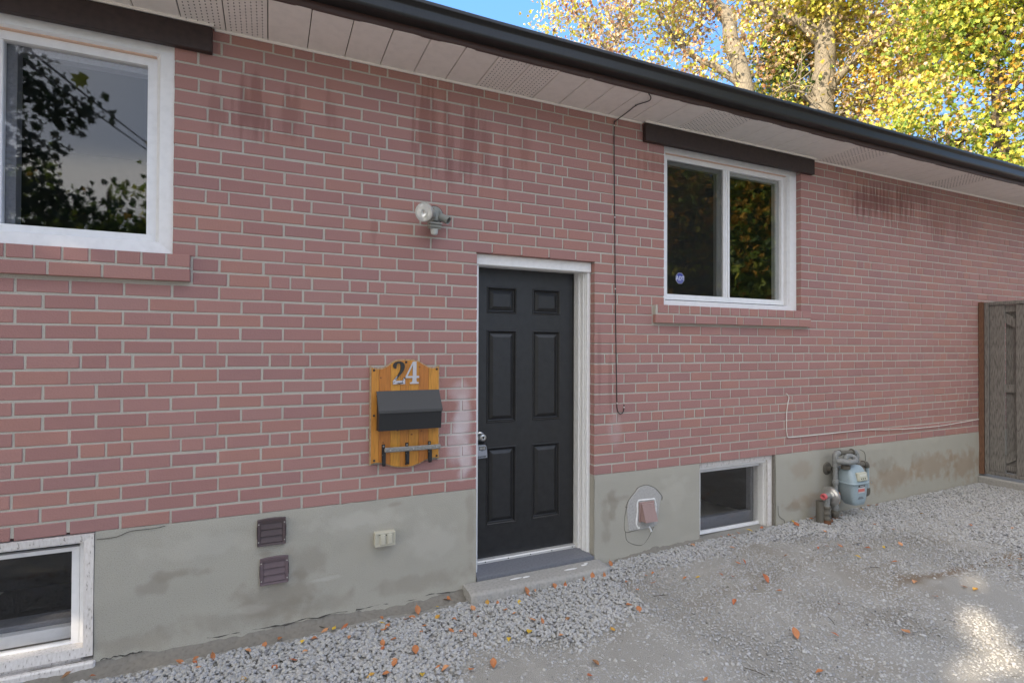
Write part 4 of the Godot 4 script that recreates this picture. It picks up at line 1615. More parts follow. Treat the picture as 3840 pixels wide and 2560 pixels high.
func build_trees() -> void:
	leaf_shape = maple_leaf()
	var fol: Material = mats["foliage"]
	var clumps := {
		"B": [[6.22,9.63,-8,0.5], [6.67,9.99,-7.74,0.5], [7.11,9.04,-7.47,0.55], [6.89,9.65,-7.61,0.5], [7.63,9.56,-7.11,0.6], [7.63,8.59,-7.11,0.5], [8.17,9.59,-6.7,0.6], [8.17,8.26,-6.7,0.5], [8.63,8.87,-6.31,0.6], [8.72,7.85,-6.23,0.45], [9.06,9.25,-5.91,0.5], [9.06,7.83,-5.91,0.5], [9.3,7.23,-5.67,0.4], [8.36,7.72,-6.54,0.4], [9.46,8.28,-5.51,0.4], [7.32,8.44,-7.33,0.4], [9.68,8.69,-5.26,0.4], [8.89,8.24,-6.07,0.4]],
		"A": [[11.04,9.48,-5.99,0.6], [11.19,8.51,-5.81,0.5], [11.55,9.59,-5.36,0.7], [11.74,8.92,-5.09,0.6], [12.17,9.26,-4.47,0.7], [12.08,8.56,-4.61,0.6], [12.51,8.67,-3.92,0.8], [12.43,7.88,-4.05,0.7], [12.72,8,-3.55,0.7], [12.27,7.54,-4.3,0.7], [11.93,7.14,-4.83,0.6], [12.11,6.63,-4.56,0.5], [12.43,6.86,-4.05,0.6], [11.54,7.28,-5.36,0.5], [11.41,7.58,-5.54,0.5], [11.71,7.54,-5.14,0.5], [12.72,8.88,-3.55,0.6], [12.89,8.17,-3.23,0.6], [11.04,7.57,-5.99,0.4], [12.67,7.27,-3.63,0.6], [12.89,7.65,-3.23,0.5], [10.8,8.1,-6.26,0.35], [11.37,8.76,-5.58,0.4], [11.81,6.68,-5,0.4], [10.8,10.11,-6.26,0.5]],
		"D": [[11.65,9.05,-6.03,0.6], [11.8,8.39,-5.85,0.6], [11.57,8.2,-6.13,0.5], [11.5,8.7,-6.22,0.5], [11.94,8.6,-5.66,0.5]],
		"C": [[10.77,7.43,-1.88,0.6], [10.9,7.39,-1.6,0.6], [11.05,7.15,-1.26,0.7], [10.86,6.93,-1.69,0.6], [11.12,6.54,-1.09,0.6], [10.97,6.78,-1.44,0.5], [10.56,5.87,-2.28,0.6], [10.37,5.67,-2.62,0.5], [10.67,5.57,-2.08,0.5], [10.52,5.31,-2.35,0.4], [10.76,5.19,-1.89,0.4], [10.86,5.41,-1.7,0.35], [11.08,5.97,-1.21,0.5], [11.12,5.49,-1.09,0.5], [11,5.54,-1.39,0.4], [10.91,4.97,-1.57,0.5], [11.07,4.91,-1.21,0.5], [11,5.23,-1.39,0.4], [11.12,4.53,-1.09,0.5], [10.83,6.45,-1.76,0.4], [10.94,6.4,-1.51,0.35], [10.73,6.19,-1.95,0.35], [10.6,6.28,-2.22,0.4], [11.02,6.37,-1.32,0.4]],
	}
	# A: big maple, yellow and tan
	var t := thing("maple_tree", Vector3(11.35, 0, -4.75), "thick trunked maple full of sunlit yellow leaves above the roof", "tree", "autumn trees beyond the house")
	put("trunk", limb([[11.3, -0.1, -4.8], [11.35, 3.0, -4.75], [11.38, 5.6, -4.73], [11.4, 7.08, -4.71], [11.42, 7.54, -4.68], [11.45, 8.19, -4.65], [11.46, 8.85, -4.62], [11.58, 9.45, -4.45], [11.7, 10.6, -4.3], [11.6, 12.5, -4.3]], 0.34, 0.12, 12), mats["bark"], t)
	var limbs := [[[11.41, 7.1, -4.7], [11.55, 7.62, -4.5], [11.79, 8.02, -4.13], [11.98, 8.33, -3.83], [12.12, 8.62, -3.59], [12.4, 9.3, -3.1]], [[11.45, 8.5, -4.66], [11.23, 9.04, -4.94], [11.07, 9.28, -5.16], [10.76, 9.63, -5.54], [10.52, 9.97, -5.83], [10.0, 10.8, -6.3]], [[11.42, 6.7, -4.7], [11.8, 7.0, -4.3], [12.1, 7.1, -3.7]], [[11.4, 7.0, -4.7], [11.0, 7.4, -4.9], [10.6, 7.6, -4.9]]]
	for k in limbs.size():
		put("limb", limb(limbs[k], [0.125, 0.15, 0.05, 0.05][k], [0.06, 0.08, 0.02, 0.02][k]), mats["bark"], t)
		put("twigs", twigs(limbs[k], 26, 1.0, 0.016), mats["bark"], t).set_meta("kind", "stuff")
	var up := []
	for k in 26:
		up.append([rng.randf_range(9.8, 13.2), rng.randf_range(9.4, 13.0), rng.randf_range(-6.5, -2.6), rng.randf_range(0.5, 0.9)])
	var lv := leaves_in(clumps["A"] + up, 560.0, {"yellow": 5.0, "tan": 3.4, "lime": 2.2, "ochre": 0.7}, 0.092)
	scatter("crown", leaf_shape, fol, lv[0], lv[1], t)
	# B: slimmer maple on the left, nearly bare, dry tan leaves
	t = thing("maple_tree", Vector3(9.6, 0, -5.2), "slim leaning maple with sparse dry tan leaves against blue sky", "tree", "autumn trees beyond the house")
	put("trunk", limb([[9.7, -0.1, -5.2], [9.7, 4.0, -5.2], [9.68, 6.4, -5.25], [9.65, 7.41, -5.3], [9.59, 7.96, -5.37], [9.46, 8.59, -5.5], [9.42, 9.07, -5.55], [9.18, 9.59, -5.79], [8.9, 10.4, -6.1], [8.7, 11.6, -6.3]], 0.24, 0.10, 12), mats["bark"], t)
	limbs = [[[9.65, 7.45, -5.3], [9.25, 8.02, -5.72], [9.02, 8.21, -5.94], [8.72, 8.59, -6.23], [8.55, 8.9, -6.38], [8.3, 9.6, -6.6]], [[9.66, 6.6, -5.27], [8.6, 7.6, -6.3], [7.7, 8.3, -7.0], [7.39, 8.77, -7.28], [7.21, 8.98, -7.41], [6.98, 9.31, -7.55], [6.7, 9.78, -7.73]], [[7.39, 8.77, -7.28], [7.6, 9.1, -7.1], [7.55, 9.5, -7.1]], [[8.72, 8.59, -6.23], [9.0, 9.0, -6.0], [9.0, 9.5, -5.9]]]
	for k in limbs.size():
		put("limb", limb(limbs[k], [0.085, 0.07, 0.03, 0.03][k], [0.03, 0.022, 0.012, 0.012][k]), mats["bark"], t)
		put("twigs", twigs(limbs[k], 34, 0.9, 0.011), mats["bark"], t).set_meta("kind", "stuff")
	up = []
	for k in 18:
		up.append([rng.randf_range(6.5, 10.2), rng.randf_range(9.9, 12.0), rng.randf_range(-8.0, -5.0), rng.randf_range(0.4, 0.7)])
	lv = leaves_in(clumps["B"] + up, 400.0, {"tan": 4.0, "yellow": 2.2, "lime": 1.4, "rust": 1.6}, 0.090)
	scatter("crown", leaf_shape, fol, lv[0], lv[1], t)
	# C: green and yellow tree on the right
	t = thing("maple_tree", Vector3(11.4, 0, -1.1), "half green maple with dark branches over the gate end of the roof", "tree", "autumn trees beyond the house")
	put("trunk", limb([[11.9, -0.1, -0.9], [11.6, 2.2, -1.0], [11.15, 4.2, -1.25], [11.04, 5.36, -1.3], [11.03, 5.97, -1.31], [11.01, 6.48, -1.36], [11.09, 6.94, -1.18], [11.25, 7.5, -1.0], [11.4, 8.8, -0.9]], 0.13, 0.045, 10), mats["dark_bark"], t)
	limbs = [[[11.6, 5.75, -0.6], [11.15, 5.58, -1.03], [11.06, 5.51, -1.25], [10.95, 5.34, -1.5], [10.77, 5.14, -1.88], [10.55, 4.9, -2.2]], [[11.0, 6.4, -1.35], [10.8, 6.9, -1.6], [10.7, 7.4, -1.9]], [[11.05, 5.7, -1.3], [11.3, 6.3, -0.9], [11.5, 6.8, -0.6]]]
	for k in limbs.size():
		put("limb", limb(limbs[k], [0.09, 0.035, 0.04][k], [0.05, 0.015, 0.015][k]), mats["dark_bark"], t)
		put("twigs", twigs(limbs[k], 26, 0.8, 0.010), mats["dark_bark"], t).set_meta("kind", "stuff")
	up = []
	for k in 22:
		up.append([rng.randf_range(10.6, 13.0), rng.randf_range(7.2, 10.0), rng.randf_range(-2.2, 1.2), rng.randf_range(0.5, 0.8)])
	lv = leaves_in(clumps["C"] + up, 540.0, {"green": 4.2, "lime": 2.4, "yellow": 1.6, "ochre": 1.6, "tan": 0.8}, 0.084)
	scatter("crown", leaf_shape, fol, lv[0], lv[1], t)
	# D: dark evergreen half hidden behind the thick trunk
	t = thing("evergreen_tree", Vector3(11.9, 0, -6.0), "dark green bushy tree half hidden behind the thick maple trunk", "tree", "autumn trees beyond the house")
	put("trunk", limb([[12.0, -0.1, -6.0], [11.9, 4.0, -6.0], [11.8, 8.8, -5.9]], 0.16, 0.05), mats["dark_bark"], t)
	var low := []
	for k in 14:
		low.append([11.8 + rng.randfn() * 0.5, rng.randf_range(3.5, 7.8), -5.9 + rng.randfn() * 0.5, 0.6])
	lv = leaves_in(clumps["D"] + low, 560.0, {"deep": 5.0, "green": 1.6, "rust": 1.2}, 0.10)
	scatter("crown", leaf_shape, fol, lv[0], lv[1], t)
	# distant growth seen low between the crowns
	t = thing("bushy_tree", Vector3(14.5, 0, -2.5), "further green and gold tree low behind the maples at right", "tree", "autumn trees beyond the house")
	put("trunk", limb([[14.5, -0.1, -2.5], [14.5, 3.0, -2.4], [14.4, 6.0, -2.5]], 0.2, 0.06), mats["dark_bark"], t)
	low = []
	for k in 34:
		low.append([14.6 + rng.randfn() * 0.8, rng.randf_range(2.8, 5.3), -2.4 + rng.randfn() * 1.5, rng.randf_range(0.5, 0.8)])
	lv = leaves_in(low, 230.0, {"green": 3.0, "ochre": 2.5, "yellow": 1.5, "lime": 1.0}, 0.14)
	scatter("crown", leaf_shape, fol, lv[0], lv[1], t)

	build_trees_opposite(fol)


# The trees across the drive: they shade the wall and are seen in the window panes.
func build_trees_opposite(fol: Material) -> void:
	var d := SUN_DIR.normalized()
	var holes := []
	for q in [[4.21, 1.147, 0.08], [4.448, 1.332, 0.10], [3.85, 1.358, 0.12], [3.83, 1.679, 0.14], [3.118, 1.775, 0.11], [3.093, 1.93, 0.09], [3.494, 1.95, 0.13]]:  # gaps cut along the sunlight so the unseen crown lets these sun patches through
		holes.append([Vector3(q[0], 0.0, q[1]), d, q[2]])
	var t := thing("shade_tree", Vector3(-8.8, 0, 6.5), "tall leafy tree across the drive that throws dappled shade on the wall", "tree", "trees across the drive")
	put("trunk", limb([[-8.8, -0.2, 6.5], [-8.7, 4.0, 6.4], [-8.9, 8.0, 6.6], [-8.8, 12.0, 6.5]], 0.4, 0.12), mats["bark"], t)
	var balls := []
	for k in 110:
		var v := Vector3(rng.randfn(), rng.randfn(), rng.randfn())
		v = v.normalized() * pow(rng.randf(), 0.4) * 4.3
		balls.append([-8.8 + v.x, 9.1 + v.y * 1.15, 6.5 + v.z, rng.randf_range(0.9, 1.3)])
	var lv := leaves_in(balls, 26.0, {"green": 4.0, "lime": 1.5, "yellow": 1.0, "ochre": 1.0}, 0.34, holes)
	scatter("crown", leaf_shape, fol, lv[0], lv[1], t)
	# pine whose boughs cross the left pane
	t = thing("pine_tree", Vector3(-6.2, 0, 9.5), "dark pine mirrored in the left window pane", "tree", "trees across the drive")
	put("trunk", limb([[-6.2, -0.2, 9.5], [-6.1, 6.0, 9.5], [-6.0, 12.0, 9.4]], 0.3, 0.08), mats["dark_bark"], t)
	balls = []
	for k in 46:
		var y := rng.randf_range(2.5, 12.0)
		var reach := lerpf(3.0, 0.8, (y - 2.5) / 9.5)
		var a := rng.randf() * TAU
		balls.append([-6.1 + cos(a) * reach * rng.randf_range(0.3, 1.0), y, 9.5 + sin(a) * reach * rng.randf_range(0.3, 1.0), rng.randf_range(0.45, 0.75)])
	for q in [[-3.9, 6.3, 9.3, 0.45], [-3.5, 6.1, 9.3, 0.4], [-3.2, 6.2, 9.2, 0.3], [-4.3, 6.6, 9.4, 0.5], [-3.9, 5.2, 9.2, 0.35], [-4.1, 4.3, 9.3, 0.55], [-3.6, 4.2, 9.2, 0.45], [-3.1, 4.3, 9.2, 0.4], [-4.3, 3.4, 9.3, 0.6], [-4.4, 5.4, 9.4, 0.5]]:
		balls.append(q)
	lv = leaves_in(balls, 190.0, {"needle": 5.0, "deep": 2.0}, 0.17)
	scatter("crown", leaf_shape, fol, lv[0], lv[1], t)
	# lower green trees behind it
	for q in [[-7.4, 16.5, 4.6, 3.2], [-4.2, 15.0, 5.0, 3.0], [-1.2, 16.0, 5.2, 3.2], [2.4, 17.0, 4.6, 3.0]]:
		t = thing("garden_tree", Vector3(q[0], 0, q[1]), "low green tree across the drive, %s of a row mirrored dimly in the window panes" % ["first", "second", "third", "fourth"][[-7.4, -4.2, -1.2, 2.4].find(q[0])], "tree", "trees across the drive")
		put("trunk", limb([[q[0], -0.2, q[1]], [q[0] + 0.1, q[2] * 0.6, q[1]], [q[0], q[2] * 1.2, q[1]]], 0.16, 0.05), mats["dark_bark"], t)
		balls = []
		for k in 40:
			var v := Vector3(rng.randfn(), rng.randfn(), rng.randfn()).normalized() * pow(rng.randf(), 0.5)
			balls.append([q[0] + v.x * q[3], q[2] * 0.75 + v.y * q[2] * 0.72, q[1] + v.z * q[3] * 0.8, rng.randf_range(0.5, 0.8)])
		lv = leaves_in(balls, 90.0, {"green": 5.0, "deep": 2.0, "lime": 1.0, "ochre": 0.6}, 0.20)
		scatter("crown", leaf_shape, fol, lv[0], lv[1], t)
	# tall tree mass mirrored in the right window
	for q in [[10.6, 8.6, 4.6], [17.2, 11.0, 5.6], [13.6, 9.4, 5.2]]:
		t = thing("maple_tree", Vector3(q[0], 0, q[1]), ["tall turning maple across the drive, nearest of three mirrored in the right window", "tall turning maple across the drive, rightmost of three mirrored in the right window", "tall turning maple across the drive, middle one of three mirrored in the right window"][[10.6, 17.2, 13.6].find(q[0])], "tree", "trees across the drive")
		put("trunk", limb([[q[0], -0.2, q[1]], [q[0] + 0.2, 4.0, q[1]], [q[0], 9.0, q[1] + 0.2]], 0.3, 0.1), mats["dark_bark"], t)
		balls = []
		for k in 70:
			var v := Vector3(rng.randfn(), rng.randfn(), rng.randfn()).normalized() * pow(rng.randf(), 0.5)
			balls.append([q[0] + v.x * 3.4, q[2] + v.y * 4.8, q[1] + v.z * 3.0, rng.randf_range(0.6, 1.0)])
		lv = leaves_in(balls, 60.0, {"green": 4.0, "ochre": 2.2, "lime": 1.5, "deep": 1.5}, 0.20)
		scatter("crown", leaf_shape, fol, lv[0], lv[1], t)
	# service cables to the house mast, mirrored in the left window
	for k in 2:
		var o := k * 0.16
		var b := MB.new()
		var pts := []
		for s in 12:
			var z := lerpf(-0.5, 27.0, s / 11.0)
			pts.append(Vector3(-2.94 - 0.03 * z - o * 0.4, 4.61 + 0.2055 * z - o - 0.5 * sin(PI * s / 11.0) * 0.2, z))
		b.tube(PackedVector3Array(pts), 0.017, 6)
		tag(put("service_cable", b, mats["cable_black"]), ["upper overhead cable mirrored sloping across the left window", "lower overhead cable mirrored sloping across the left window"][k], "cable", "overhead service cables")
	var mast := thing("service_mast", Vector3(-2.95, 3.6, -0.4), "steel cable mast on the roof edge beyond the left of the picture", "mast")
	var mb := MB.new()
	mb.tube(PackedVector3Array([Vector3(-2.95, 3.4, -0.5), Vector3(-2.95, 4.8, -0.5)]), 0.03, 10)
	put("pole", mb, mats["pipe_grey"], mast)
	var up := thing("utility_pole", Vector3(-3.8, 0, 27.0), "wooden utility pole far across the drive", "pole")
	mb = MB.new()
	mb.tube(PackedVector3Array([Vector3(-3.8, -0.3, 27.1), Vector3(-3.8, 11.0, 27.1)]), [0.16, 0.12], 10)
	put("pole", mb, mats["dark_bark"], up)


# ---------------------------------------------------------------- things on the wall
func build_wall_fittings() -> void:
	build_vents()
	build_outlet()
	build_hood()
	build_floodlight()
	build_board()
	build_mailbox()
	build_lockbox()
	build_cables()


func build_vents() -> void:
	for k in 2:
		var c: Vector3 = [Vector3(0.0225, 0.548, 0.008), Vector3(0.038, 0.3235, 0.008)][k]
		var t := thing("louvre_vent", c, ["upper brown plastic louvre vent on the grey foundation", "lower faded brown plastic louvre vent near the ground"][k], "vent", "brown louvre vents on the foundation")
		t.rotation.z = [0.0, 0.012][k]
		var m: Material = mats[["vent_brown", "vent_faded"][k]]
		var b := MB.new()
		# raised frame with an arched head
		var outer := PackedVector2Array([Vector2(-0.0755, -0.077), Vector2(0.0755, -0.077), Vector2(0.0755, 0.066)])
		for s in 9:
			var a := lerpf(0.0755, -0.0755, s / 8.0)
			outer.append(Vector2(a, 0.074 + 0.006 * (1.0 - pow(a / 0.0755, 2.0))))
		outer.append(Vector2(-0.0755, 0.066))
		b.prism(outer, 0.0, 0.010, 0.003)
		b.ring(rect(-0.073, -0.074, 0.073, 0.072), rect(-0.058, -0.061, 0.058, 0.056), 0.009, 0.022, 0.019)
		for s in 16:   # ribbed sides
			for x in [-0.0755, 0.0755]:
				b.box(Vector3(x - 0.002, -0.03 + s * 0.0042, 0.004), Vector3(x + 0.002, -0.028 + s * 0.0042, 0.017))
		var o := put("frame", b, m)
		remove_child(o)
		t.add_child(o, true)
		for s in 3:
			b = MB.new()
			var y := 0.0365 - s * 0.0385
			b.x = Transform3D(Basis(Vector3.RIGHT, -0.16 - 0.05 * s), Vector3(0, y, 0.014))
			b.box(Vector3(-0.0575, -0.0185, -0.0015), Vector3(0.0575, 0.0185, 0.0015), 0.001)
			for e in [-0.019, 0.019]:
				b.box(Vector3(e - 0.0005, -0.017, 0.0012), Vector3(e + 0.0005, 0.017, 0.0022))
			o = put("slat", b, m)
			remove_child(o)
			t.add_child(o, true)
		for q in [[-0.068, 0.052], [0.068, 0.052], [-0.068, -0.049], [0.068, -0.049]]:
			b = MB.new()
			b.x = Transform3D(Basis(Vector3.RIGHT, PI / 2), Vector3(q[0], q[1], 0.0195))
			b.lathe([Vector2(0.0042, 0.0), Vector2(0.004, 0.0022), Vector2(0.0, 0.003)], 10)
			o = put("screw", b, mats["steel"])
			remove_child(o)
			t.add_child(o, true)


func build_outlet() -> void:
	var t := thing("outdoor_outlet", Vector3(0.670, 0.38, 0.006), "ivory weatherproof double outlet box on the grey foundation", "outlet")
	var b := MB.new()
	b.box(Vector3(0.606, 0.379, 0.0), Vector3(0.733, 0.464, 0.045), 0.004)
	put("box", b, mats["ivory"], t)
	b = MB.new()
	b.ring(rect(0.6075, 0.380, 0.7315, 0.4625), rect(0.616, 0.388, 0.724, 0.455), 0.045, 0.052)
	b.box(Vector3(0.616, 0.388, 0.044), Vector3(0.724, 0.455, 0.0475))
	put("cover_plate", b, mats["ivory"], t)
	for k in 2:
		var x := 0.653 + k * 0.043
		b = MB.new()
		b.box(Vector3(x - 0.018, 0.388, 0.048), Vector3(x + 0.018, 0.4525, 0.056), 0.004)
		b.box(Vector3(x - 0.011, 0.395, 0.0562), Vector3(x + 0.011, 0.437, 0.0592), 0.002)
		b.box(Vector3(x - 0.008, 0.449, 0.049), Vector3(x + 0.008, 0.4585, 0.0545), 0.002)
		put("lid", b, mats["ivory"], t)
	b = MB.new()
	b.box(Vector3(0.671, 0.444, 0.0478), Vector3(0.678, 0.450, 0.0505))
	b.box(Vector3(0.628, 0.450, 0.0478), Vector3(0.640, 0.453, 0.0505))
	put("hinge_gap", b, mats["dark_gap"], t)


func build_hood() -> void:
	var t := thing("dryer_hood", Vector3(2.712, 0.25, 0.013), "faded pinkish brown dryer vent hood set in patched cement", "vent")
	var b := MB.new()
	b.box(Vector3(2.640, 0.258, 0.012), Vector3(2.786, 0.412, 0.024), 0.003)
	put("back_plate", b, mats["hood_pink"], t)
	b = MB.new()   # wedge that stands out towards the bottom
	var x0 := 2.654
	var x1 := 2.776
	var A := [Vector3(x0, 0.402, 0.0245), Vector3(x1, 0.402, 0.0245), Vector3(x1, 0.268, 0.0245), Vector3(x0, 0.268, 0.0245)]
	var F := [Vector3(x0 + 0.004, 0.396, 0.034), Vector3(x1 - 0.004, 0.396, 0.034), Vector3(x1 - 0.002, 0.268, 0.082), Vector3(x0 + 0.002, 0.268, 0.082)]
	b.quad(F[3], F[2], F[1], F[0])
	b.quad(A[0], F[0], F[1], A[1])
	b.quad(A[3], F[3], F[0], A[0])
	b.quad(A[1], F[1], F[2], A[2])
	put("hood", b, mats["hood_pink"], t)
	b = MB.new()
	b.box(Vector3(x0 + 0.004, 0.2685, 0.026), Vector3(x1 - 0.004, 0.2705, 0.078))
	put("flap", b, mats["dark_gap"], t)
	b = MB.new()   # smeared caulk
	var fn := FastNoiseLite.new()
	fn.frequency = 14.0
	for line in [[[2.62, 0.24], [2.628, 0.34], [2.632, 0.42], [2.70, 0.424], [2.795, 0.422]], [[2.795, 0.422], [2.808, 0.36], [2.80, 0.28]], [[2.622, 0.30], [2.618, 0.255], [2.634, 0.215], [2.65, 0.212]], [[2.74, 0.21], [2.755, 0.19], [2.765, 0.168]]]:
		var pts := []
		for q in line:
			pts.append(Vector3(q[0], q[1], 0.0125))
		var path := spline(pts, 6)
		var rad := []
		for k in path.size():
			rad.append(0.0075 + 0.005 * fn.get_noise_1d(k * 0.02 + line[0][0]))
		b.tube(path, rad, 6)
	for k in b.v.size():
		b.v[k].z = 0.0125 + (b.v[k].z - 0.0125) * 0.45
	put("caulk", b, mats["white_caulk"], t)


func build_floodlight() -> void:
	var t := thing("floodlight", Vector3(0.977, 2.46, 0.0), "grey double wall floodlight with one bulb and one empty socket", "floodlight")
	var b := MB.new()
	b.x = Transform3D(Basis(Vector3.RIGHT, PI / 2), Vector3(0.985, 2.487, 0.0))
	b.lathe([Vector2(0.056, 0.0), Vector2(0.056, 0.010), Vector2(0.050, 0.016), Vector2(0.0, 0.017)], 30)
	put("wall_plate", b, mats["lamp_grey"], t)
	b = MB.new()
	b.x = Transform3D(Basis(Vector3.RIGHT, PI / 2), Vector3(0.985, 2.487, -0.001))
	b.lathe([Vector2(0.0605, 0.0), Vector2(0.0605, 0.006), Vector2(0.0, 0.006)], 30)
	put("gasket", b, mats["black_rubber"], t)
	b = MB.new()
	b.box(Vector3(0.965, 2.436, 0.017), Vector3(0.997, 2.522, 0.062), 0.004)
	b.box(Vector3(0.972, 2.446, 0.0625), Vector3(0.990, 2.50, 0.066), 0.002)
	put("body", b, mats["lamp_grey"], t)
	# socket with the reflector bulb, pointing left, forward and slightly down
	var dir := Vector3(-0.62, -0.16, 0.77).normalized()
	var ax := axis_basis(dir)
	var root := Vector3(0.968, 2.478, 0.060)
	b = MB.new()
	b.x = Transform3D(ax, root)
	b.lathe([Vector2(0.0, 0.0), Vector2(0.012, 0.0), Vector2(0.012, 0.016), Vector2(0.024, 0.020), Vector2(0.0265, 0.030), Vector2(0.0265, 0.086), Vector2(0.0235, 0.086), Vector2(0.022, 0.07)], 26)
	put("lamp_socket", b, mats["lamp_grey"], t)
	b = MB.new()
	b.x = Transform3D(ax, root + dir * 0.080)
	b.lathe([Vector2(0.0275, 0.0), Vector2(0.0295, 0.004), Vector2(0.0275, 0.0085)], 26)
	put("gasket", b, mats["black_rubber"], t)
	b = MB.new()
	b.x = Transform3D(ax, root + dir * 0.080)
	b.lathe([Vector2(0.018, 0.0), Vector2(0.021, 0.016), Vector2(0.030, 0.030), Vector2(0.044, 0.052), Vector2(0.055, 0.068), Vector2(0.0592, 0.080), Vector2(0.0592, 0.088)], 32)
	put("bulb", b, mat("bulb_silver", lin(0.62, 0.61, 0.60), 0.28, null, Vector3.ONE, null, 0.0, 0.8), t)
	b = MB.new()   # mirror bowl behind the lens
	b.x = Transform3D(ax, root + dir * 0.080)
	b.lathe([Vector2(0.058, 0.086), Vector2(0.052, 0.070), Vector2(0.036, 0.050), Vector2(0.016, 0.040), Vector2(0.0, 0.038)], 32)
	put("reflector", b, mat("mirror_bowl", lin(0.80, 0.79, 0.78), 0.22, null, Vector3.ONE, null, 0.0, 0.9), t)
	b = MB.new()
	b.x = Transform3D(ax, root + dir * 0.080)
	b.lathe([Vector2(0.0590, 0.0885), Vector2(0.055, 0.093), Vector2(0.040, 0.098), Vector2(0.020, 0.100), Vector2(0.0, 0.1005)], 32)
	var lens := mat("lens_glass", Color(0.9, 0.9, 0.88, 0.30), 0.22)
	lens.transparency = BaseMaterial3D.TRANSPARENCY_ALPHA
	put("lens", b, lens, t)
	# empty socket, hanging to the right
	dir = Vector3(0.66, -0.46, 0.60).normalized()
	ax = axis_basis(dir)
	root = Vector3(1.000, 2.474, 0.045)
	b = MB.new()
	b.x = Transform3D(ax, root)
	b.lathe([Vector2(0.0, 0.0), Vector2(0.011, 0.0), Vector2(0.011, 0.010), Vector2(0.023, 0.014), Vector2(0.0255, 0.024), Vector2(0.0265, 0.082), Vector2(0.0225, 0.082), Vector2(0.0215, 0.035), Vector2(0.0, 0.034)], 26)
	put("empty_socket", b, mats["lamp_grey"], t)
	b = MB.new()
	b.x = Transform3D(ax, root)
	b.lathe([Vector2(0.0205, 0.070), Vector2(0.0195, 0.072), Vector2(0.0185, 0.050), Vector2(0.0, 0.046)], 26)
	put("socket_thread", b, mats["steel"], t)
	b = MB.new()
	b.x = Transform3D(axis_basis(Vector3(0.2, 0.1, 1.0)), Vector3(1.006, 2.472, 0.018))
	b.lathe([Vector2(0.013, 0.0), Vector2(0.014, 0.022), Vector2(0.010, 0.028), Vector2(0.0, 0.03)], 16)
	put("knuckle", b, mats["lamp_grey"], t)
	# motion sensor below
	b = MB.new()
	b.x = Transform3D(Basis(Vector3.RIGHT, 0.22), Vector3(0.968, 2.415, 0.075))
	b.box(Vector3(-0.041, -0.004, -0.045), Vector3(0.041, 0.008, 0.034), 0.003)
	b.box(Vector3(-0.039, -0.026, -0.040), Vector3(0.039, -0.005, 0.028), 0.005)
	b.box(Vector3(-0.037, -0.036, -0.035), Vector3(0.037, -0.027, 0.022), 0.003)
	put("sensor_housing", b, mats["lamp_grey"], t)
	b = MB.new()
	b.x = Transform3D(Basis(Vector3.RIGHT, 0.22), Vector3(0.966, 2.386, 0.072))
	b.lathe([Vector2(0.0, -0.046), Vector2(0.017, -0.043), Vector2(0.0225, -0.036), Vector2(0.0245, -0.014), Vector2(0.0245, -0.004)], 20)
	put("sensor_lens", b, mat("milk_lens", lin(0.46, 0.47, 0.44), 0.35), t)


func axis_basis(d: Vector3) -> Basis:   # local y points along d
	d = d.normalized()
	var x := d.cross(Vector3.BACK).normalized()
	return Basis(x, d, x.cross(d))


